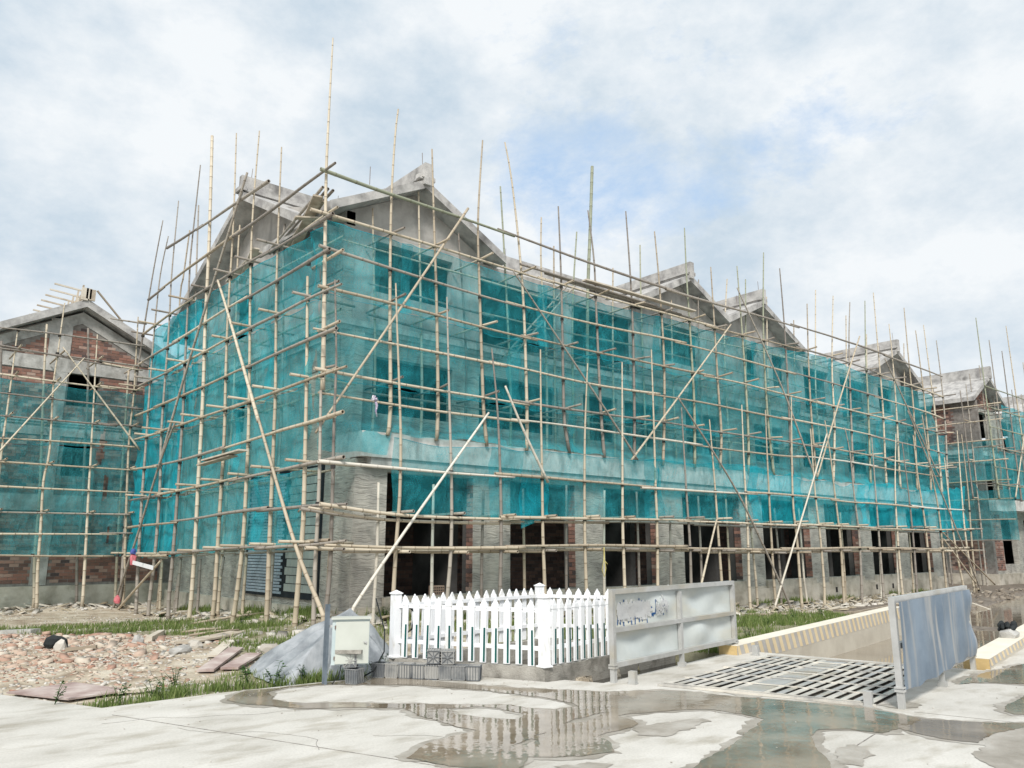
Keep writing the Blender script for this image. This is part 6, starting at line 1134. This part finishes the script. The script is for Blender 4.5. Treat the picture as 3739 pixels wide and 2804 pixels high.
# ribbons and sign strip at the foot of the rear brace
x,y = BRX[4][1][0],BRX[4][1][1]
blob('pink_ribbon',(6.66,26.3,hz(6.66,26.3)+.25),(.1,.06,.16),G['red'],'pink ribbon tied at the foot of the rear brace','ribbon',31); 
blob('cloth_bundle',(6.62,24.9,1.22),(.10,.08,.24),G['red'],'pink cloth bundle hung on the rear side poles','cloth',32); blob('cloth_bundle',(6.62,24.92,1.48),(.11,.08,.12),G['blue'],'blue and white cloth tied above the pink bundle','cloth',33)
m = MB(); m.bar((6.6,24.8,1.2),(6.62,22.9,1.08),.02,.11); m.build('sign_strip', G['white'], label='white strip of board tied across the side poles', cat='sign')
blob('red_bag',(45.8,13.7,hz(45.8,13.7)+.25),(.4,.3,.3),G['red'],'faded red bag on the ground before the second block','bag',34)
m = MB(); m.bar((45.2,13.4,.75),(48.4,13.4,.75),.3,.05); m.bar((45.5,13.4,.75),(45.5,13.4,-.4),.08,.08); m.bar((48,13.4,.75),(48,13.4,-.4),.08,.08); m.build('trestle', G['board'], label='plank trestle standing before the second block', cat='trestle')
blob('dark_bundle',(28.3,11.6,hz(28.3,11.6)+.12),(.5,.3,.28),G['black'],'dark plastic bundle on the litter beyond the blue screen','bundle',35)

# ================================================================ RUBBLE, LITTER, GRASS
def chips(name, polys, n, smin, smax, material, seed, fn=None, flat=.4, long=1.8):
    r = np.random.default_rng(seed); mb_v, mb_f, rn = [], [], []; cnt = 0
    bb = [(min(p[0] for p in q),max(p[0] for p in q),min(p[1] for p in q),max(p[1] for p in q)) for q in polys]
    base = np.array([(-1,-1,-.5),(1,-1,-.5),(1,1,-.5),(-1,1,-.5),(-1,-1,.5),(1,-1,.5),(1,1,.5),(-1,1,.5)],float); F = np.array([(4,5,6,7),(0,1,5,4),(1,2,6,5),(2,3,7,6),(3,0,4,7)])
    pts = []
    ar = np.array([(b[1]-b[0])*(b[3]-b[2]) for b in bb]); 
    for q,b,a in zip(polys,bb,ar):
        k = int(n*a/ar.sum()); x = r.uniform(b[0],b[1],k); y = r.uniform(b[2],b[3],k); k_ = inpoly(x,y,q) & ~inpoly(x,y,ROAD) & ~inpoly(x,y,PIT) & ~((x>7.9)&(y>14.3)&(x<37)&(y<26))
        if fn is not None: k_ &= r.random(len(x)) < fn(x,y)
        pts.append(np.stack([x[k_],y[k_]],1))
    pts = np.concatenate(pts); m_ = len(pts); h = H(pts[:,0],pts[:,1])
    s = r.uniform(smin,smax,m_)**1.0*r.uniform(.5,1,m_); an = r.uniform(0,6.28,m_)
    v = np.repeat(base[None],m_,0)*(1+r.uniform(-.35,.25,(m_,8,3))); v[...,0] *= (s*long)[:,None]/2; v[...,1] *= s[:,None]/2; v[...,2] *= (s*flat)[:,None]
    tx = r.normal(0,.25,m_)[:,None]; v[...,2] += v[...,0]*tx
    c, sn = np.cos(an)[:,None], np.sin(an)[:,None]; X_ = v[...,0]*c-v[...,1]*sn; Y_ = v[...,0]*sn+v[...,1]*c
    v = np.stack([X_+pts[:,0:1],Y_+pts[:,1:2],v[...,2]+h[:,None]+(s*flat*.25)[:,None]],-1)
    f = (F[None]+np.arange(m_)[:,None,None]*8).reshape(-1,4)
    me = bpy.data.meshes.new(name); V = v.reshape(-1,3); me.vertices.add(len(V)); me.vertices.foreach_set('co',V.astype(np.float32).ravel()); me.loops.add(f.size); me.loops.foreach_set('vertex_index',f.astype(np.int32).ravel()); me.polygons.add(len(f)); me.polygons.foreach_set('loop_start',np.arange(0,f.size,4,dtype=np.int32)); me.update()
    at = me.attributes.new('rnd','FLOAT','FACE'); at.data.foreach_set('value',np.repeat(r.random(m_),5).astype(np.float32)); me.materials.append(material)
    o = bpy.data.objects.new(name,me); col.objects.link(o); return tag(o,kind='stuff')
WIDE = [(-1.5,9),(9,9),(9,14.4),(8,14.4),(8,30),(-4,30)]
dn = lambda x,y: np.clip(.5+.6*wav(x,y,1.1,9),0.05,1)
chips('brick_rubble', RUBP, 5000, .015,.06, G['chipb'], 1, lambda x,y: np.clip(.45+.9*wav(x,y,.8,4),.04,1)*np.where(y>11,1,.5))
chips('broken_brick', RUBP[1:], 260, .08,.15, G['chipb'], 11, lambda x,y: np.clip(.4+.9*wav(x,y,.8,4),.04,1), .55, 1.5)
chips('stone_rubble', RUBP, 1600, .02,.075, G['chips'], 2, dn)
chips('pebble_litter', [WIDE], 14000, .012,.05, G['chips'], 3, dn)
FRONT = [(8,13.1),(37,13.1),(37,14.35),(8,14.35)]; FR2 = [(13,11.4),(30,12.4),(36,13.0),(36,14.2),(13,14.2)]
SIDE = [(6.9,14.8),(7.9,14.8),(7.9,25),(6.9,25)]; B2F = [(2.5,26.4),(8,26.4),(8,28.2),(2.5,28.2)]
chips('wall_foot_litter', [FRONT,FR2,SIDE,B2F], 3800, .05,.26, G['straw'], 4, dn, .25, 2.6)
chips('wall_foot_stone', [FRONT,FR2,SIDE,B2F,[(4.9,12.2),(6.6,12.2),(6.6,14.2),(4.9,14.2)]], 3000, .04,.2, G['chips'], 5, dn, .5, 1.4)
MUD = [(24,8.5),(44,11),(60,13.8),(44,13.8),(30,12.3),(20.5,10.6)]
chips('mud_clods', [MUD], 3500, .05,.22, mat('mud_clod',[(.14,.115,.09),(.24,.205,.165),(.32,.28,.23)],3,.85,rnd=.6), 6, dn, .5, 1.5)
def grass(name, spots_fn, n, hmin, hmax, material, seed, width=.006, bend=.5):
    r = np.random.default_rng(seed); x,y = spots_fn(r,n); k = ~inpoly(x,y,ROAD) & ~inpoly(x,y,PIT) & ~((x>7.85)&(y>14.35)&(x<37)&(y<26)); a_,d_ = ad(x,y); k &= ~((a_>-.1)&(a_<10)&(d_<.34)&(d_>-3.2)); x,y = x[k],y[k]; m_ = len(x)
    z = H(x,y); h = r.uniform(hmin,hmax,m_)*r.uniform(.5,1,m_); an = r.uniform(0,6.28,m_); ln = r.uniform(.1,bend,m_)*h; w = width*r.uniform(.6,1.5,m_)*(1+ .02*np.hypot(x,y))
    dx,dy = np.cos(an),np.sin(an); px,py_ = -dy,dx
    P0 = np.stack([x,y,z-.01],-1); D = np.stack([dx,dy,0*dx],-1); Pn = np.stack([px,py_,0*px],-1); Zz = np.array([0,0,1.])
    a0 = P0-Pn*w[:,None]; a1 = P0+Pn*w[:,None]; b = P0+D*(ln*.3)[:,None]+Zz*(h*.6)[:,None]; b0 = b-Pn*(w*.8)[:,None]; b1 = b+Pn*(w*.8)[:,None]; t = P0+D*ln[:,None]+Zz*h[:,None]
    V = np.stack([a0,a1,b1,b0,t],1).reshape(-1,3); base = np.arange(m_)[:,None]*5
    tri = np.concatenate([base+np.array([[0,1,2]]),base+np.array([[0,2,3]]),base+np.array([[3,2,4]])],1).reshape(-1,3)
    me = bpy.data.meshes.new(name); me.vertices.add(len(V)); me.vertices.foreach_set('co',V.astype(np.float32).ravel()); me.loops.add(tri.size); me.loops.foreach_set('vertex_index',tri.astype(np.int32).ravel()); me.polygons.add(len(tri)); me.polygons.foreach_set('loop_start',np.arange(0,tri.size,3,dtype=np.int32)); me.update()
    at = me.attributes.new('rnd','FLOAT','FACE'); at.data.foreach_set('value',np.repeat(r.random(m_),3).astype(np.float32)); me.materials.append(material)
    o = bpy.data.objects.new(name,me); col.objects.link(o); return tag(o,kind='stuff')
def in_polys(polys, dens=1.2, edge=.35):
    def f(r,n):
        X_,Y_ = [],[]; ars = []
        for p in polys: xs_ = [q[0] for q in p]; ys_ = [q[1] for q in p]; ars.append((max(xs_)-min(xs_))*(max(ys_)-min(ys_)))
        for p,a in zip(polys,ars):
            xs_ = [q[0] for q in p]; ys_ = [q[1] for q in p]; k = int(n*a/sum(ars)); x = r.uniform(min(xs_)-.2,max(xs_)+.2,k); y = r.uniform(min(ys_)-.2,max(ys_)+.2,k); m_ = inpoly(x,y,p) & (r.random(k) < np.clip(.28+dens*1.3*wav(x,y,2.6,12)+.5*wav(x,y,8,13),0,1)); X_.append(x[m_]); Y_.append(y[m_])
        return np.concatenate(X_),np.concatenate(Y_)
    return f
grass('grass_left', in_polys([GRASSP[0],GRASSP[4]]), 70000, .05,.19, G['grass'], 1, .005)
grass('grass_road_edge', in_polys([GRASSP[1]]+[GRASSP[3]]), 3800, .03,.14, G['grass'], 2, .0045)
grass('grass_by_fence', in_polys([GRASSP[2],[(8.2,10.4),(11,9.2),(11.5,12.8),(8.4,13.9)]]), 14000, .06,.28, G['grass'], 3, .005)
LAWN = [(10.6,8.3),(10.9,7.75),(19.8,9.35),(20.5,12.2),(16,12.7),(9.5,12.9),(9.8,10)]
grass('grass_lawn', in_polys([LAWN],.9), 95000, .05,.22, G['grass'], 4, .006)
grass('dry_grass', in_polys([GRASSP[0],GRASSP[4],LAWN,FR2]), 16000, .05,.2, G['straw'], 5, .005, 1.2)
def tufts(centers, k, rad):
    def f(r,n):
        c = np.array(centers); i = r.integers(0,len(c),n); return c[i,0]+r.normal(0,rad,n), c[i,1]+r.normal(0,rad,n)
    return f
tc_ = [(4.35+.1*i,9.35+.03*math.sin(i*3)) for i in range(6)]+[(3.9,9.5),(3.6,9.6),(4.15,9.28),(4.75,9.25),(5.05,9.28),(5.3,9.3),(3.2,9.6),(2.75,9.35),(3.0,9.45),(2.4,9.4),(5.9,9.7),(5.8,9.85)]
grass('edge_tufts', tufts(tc_,1,.10), 2600, .05,.22, G['grass'], 6, .005, .8)
grass('front_foot_tufts', tufts([(8.4+random.random()*26,14.1+random.random()*.25) for _ in range(30)]+[(7.6+random.random()*.3,15+random.random()*9) for _ in range(16)],1,.16), 9000, .06,.3, G['grass'], 7, .007)
# broad-leaved weeds: each a plant
def weed(loc, h, seed, label):
    r = random.Random(seed); t = thing('weed', loc, label, 'plant', 'broad leaved weeds')
    st = MB(); lf = MB(); L0 = Vector(loc)
    for s in range(r.randint(3,5)):
        a_ = r.uniform(0,6.28); e = L0+Vector((math.cos(a_)*h*r.uniform(.2,.6),math.sin(a_)*h*r.uniform(.2,.6),h*r.uniform(.6,1))); mid = L0.lerp(e,.5)+Vector((0,0,h*.12)); st.tube([L0,mid,e],[.005,.004,.002],4)
        for j in range(12):
            q = L0.lerp(e,r.uniform(.25,1)); b = r.uniform(0,6.28); d_ = Vector((math.cos(b),math.sin(b),r.uniform(-.2,.5))); l = h*r.uniform(.14,.26); sd = d_.cross(Vector((0,0,1))).normalized()*l*.28
            lf.add([q,q+d_*l*.5+sd,q+d_*l+Vector((0,0,-.1*l)),q+d_*l*.5-sd],[(0,1,2,3)])
    st.build('stem', G['weed'], t); lf.build('leaves', G['weed'], t)
wl = ['left of the wall corner under the scaffold','beside the leftmost side poles','between two side poles','in the grass behind the rubble','at the foot of the tiled panel','before the tiled panel','beside the tarpaulin top','behind the tarpaulin','in the road edge grass, largest','right of the largest road edge weed','in front of the plywood sheet','right of the plywood sheet','left of the tarpaulin foot','under the cabinet','by the single mould','behind the row of moulds','on the sandy patch','in the tufts left of the tarpaulin','left of the plywood corner','in the lawn near the screen','in the middle of the lawn','in the lawn before the striped wall','far end of the lawn']
for k,(c,w_) in enumerate(zip(CLUMPS,wl)): weed((c[0],c[1],hz(*c) if not inpoly([c[0]],[c[1]],ROAD)[0] else .0), .22+.12*((k*7)%5)/5, k, 'small broad leaved weed '+w_)

# grit, pebbles and cracks on the slab
def road_pts(r, n, poly):
    xs_ = [q[0] for q in poly]; ys_ = [q[1] for q in poly]; x = r.uniform(min(xs_),max(xs_),n); y = r.uniform(min(ys_),max(ys_),n); k = inpoly(x,y,poly)&inpoly(x,y,ROAD); return x[k],y[k]
r = np.random.default_rng(77); gm = MB()
for poly,n in (([(1.2,7.0),(2.3,9.2),(12,9.2),(14,2),(6,1)],260),([(2.0,8.9),(2.4,9.25),(5.9,9.3),(6.9,7.4),(6.6,7.2),(5.0,8.6)],260)):
    for x,y in zip(*road_pts(r,n,poly)):
        s_ = r.uniform(.003,.009); a_ = r.uniform(0,6); gm.obox((x,y,.004+s_*.3),(math.cos(a_)*s_,math.sin(a_)*s_,0),(-math.sin(a_)*s_*.6,math.cos(a_)*s_*.6,0),(0,0,s_*.35))
gm.build('road_grit', G['chips'], origin=(0,0,0), kind='stuff')
for k in range(5):
    x,y = [(2.1,8.4),(3.2,6.2),(9.6,3.2),(4.9,4.9),(11.5,3.9)][k]; a_ = [(-.4),.9,.2,2.2,.5][k]; pts = []
    for j in range(22): pts.append((x,y,.0012)); a_ += r.normal(0,.28); x += math.cos(a_)*.09; y += math.sin(a_)*.09
    cm = MB()
    for p,q in zip(pts[:-1],pts[1:]):
        if inpoly([q[0]],[q[1]],ROAD)[0]: cm.bar(p,q,.004,.0015)
    cm.build('crack', G['jointc'], road)
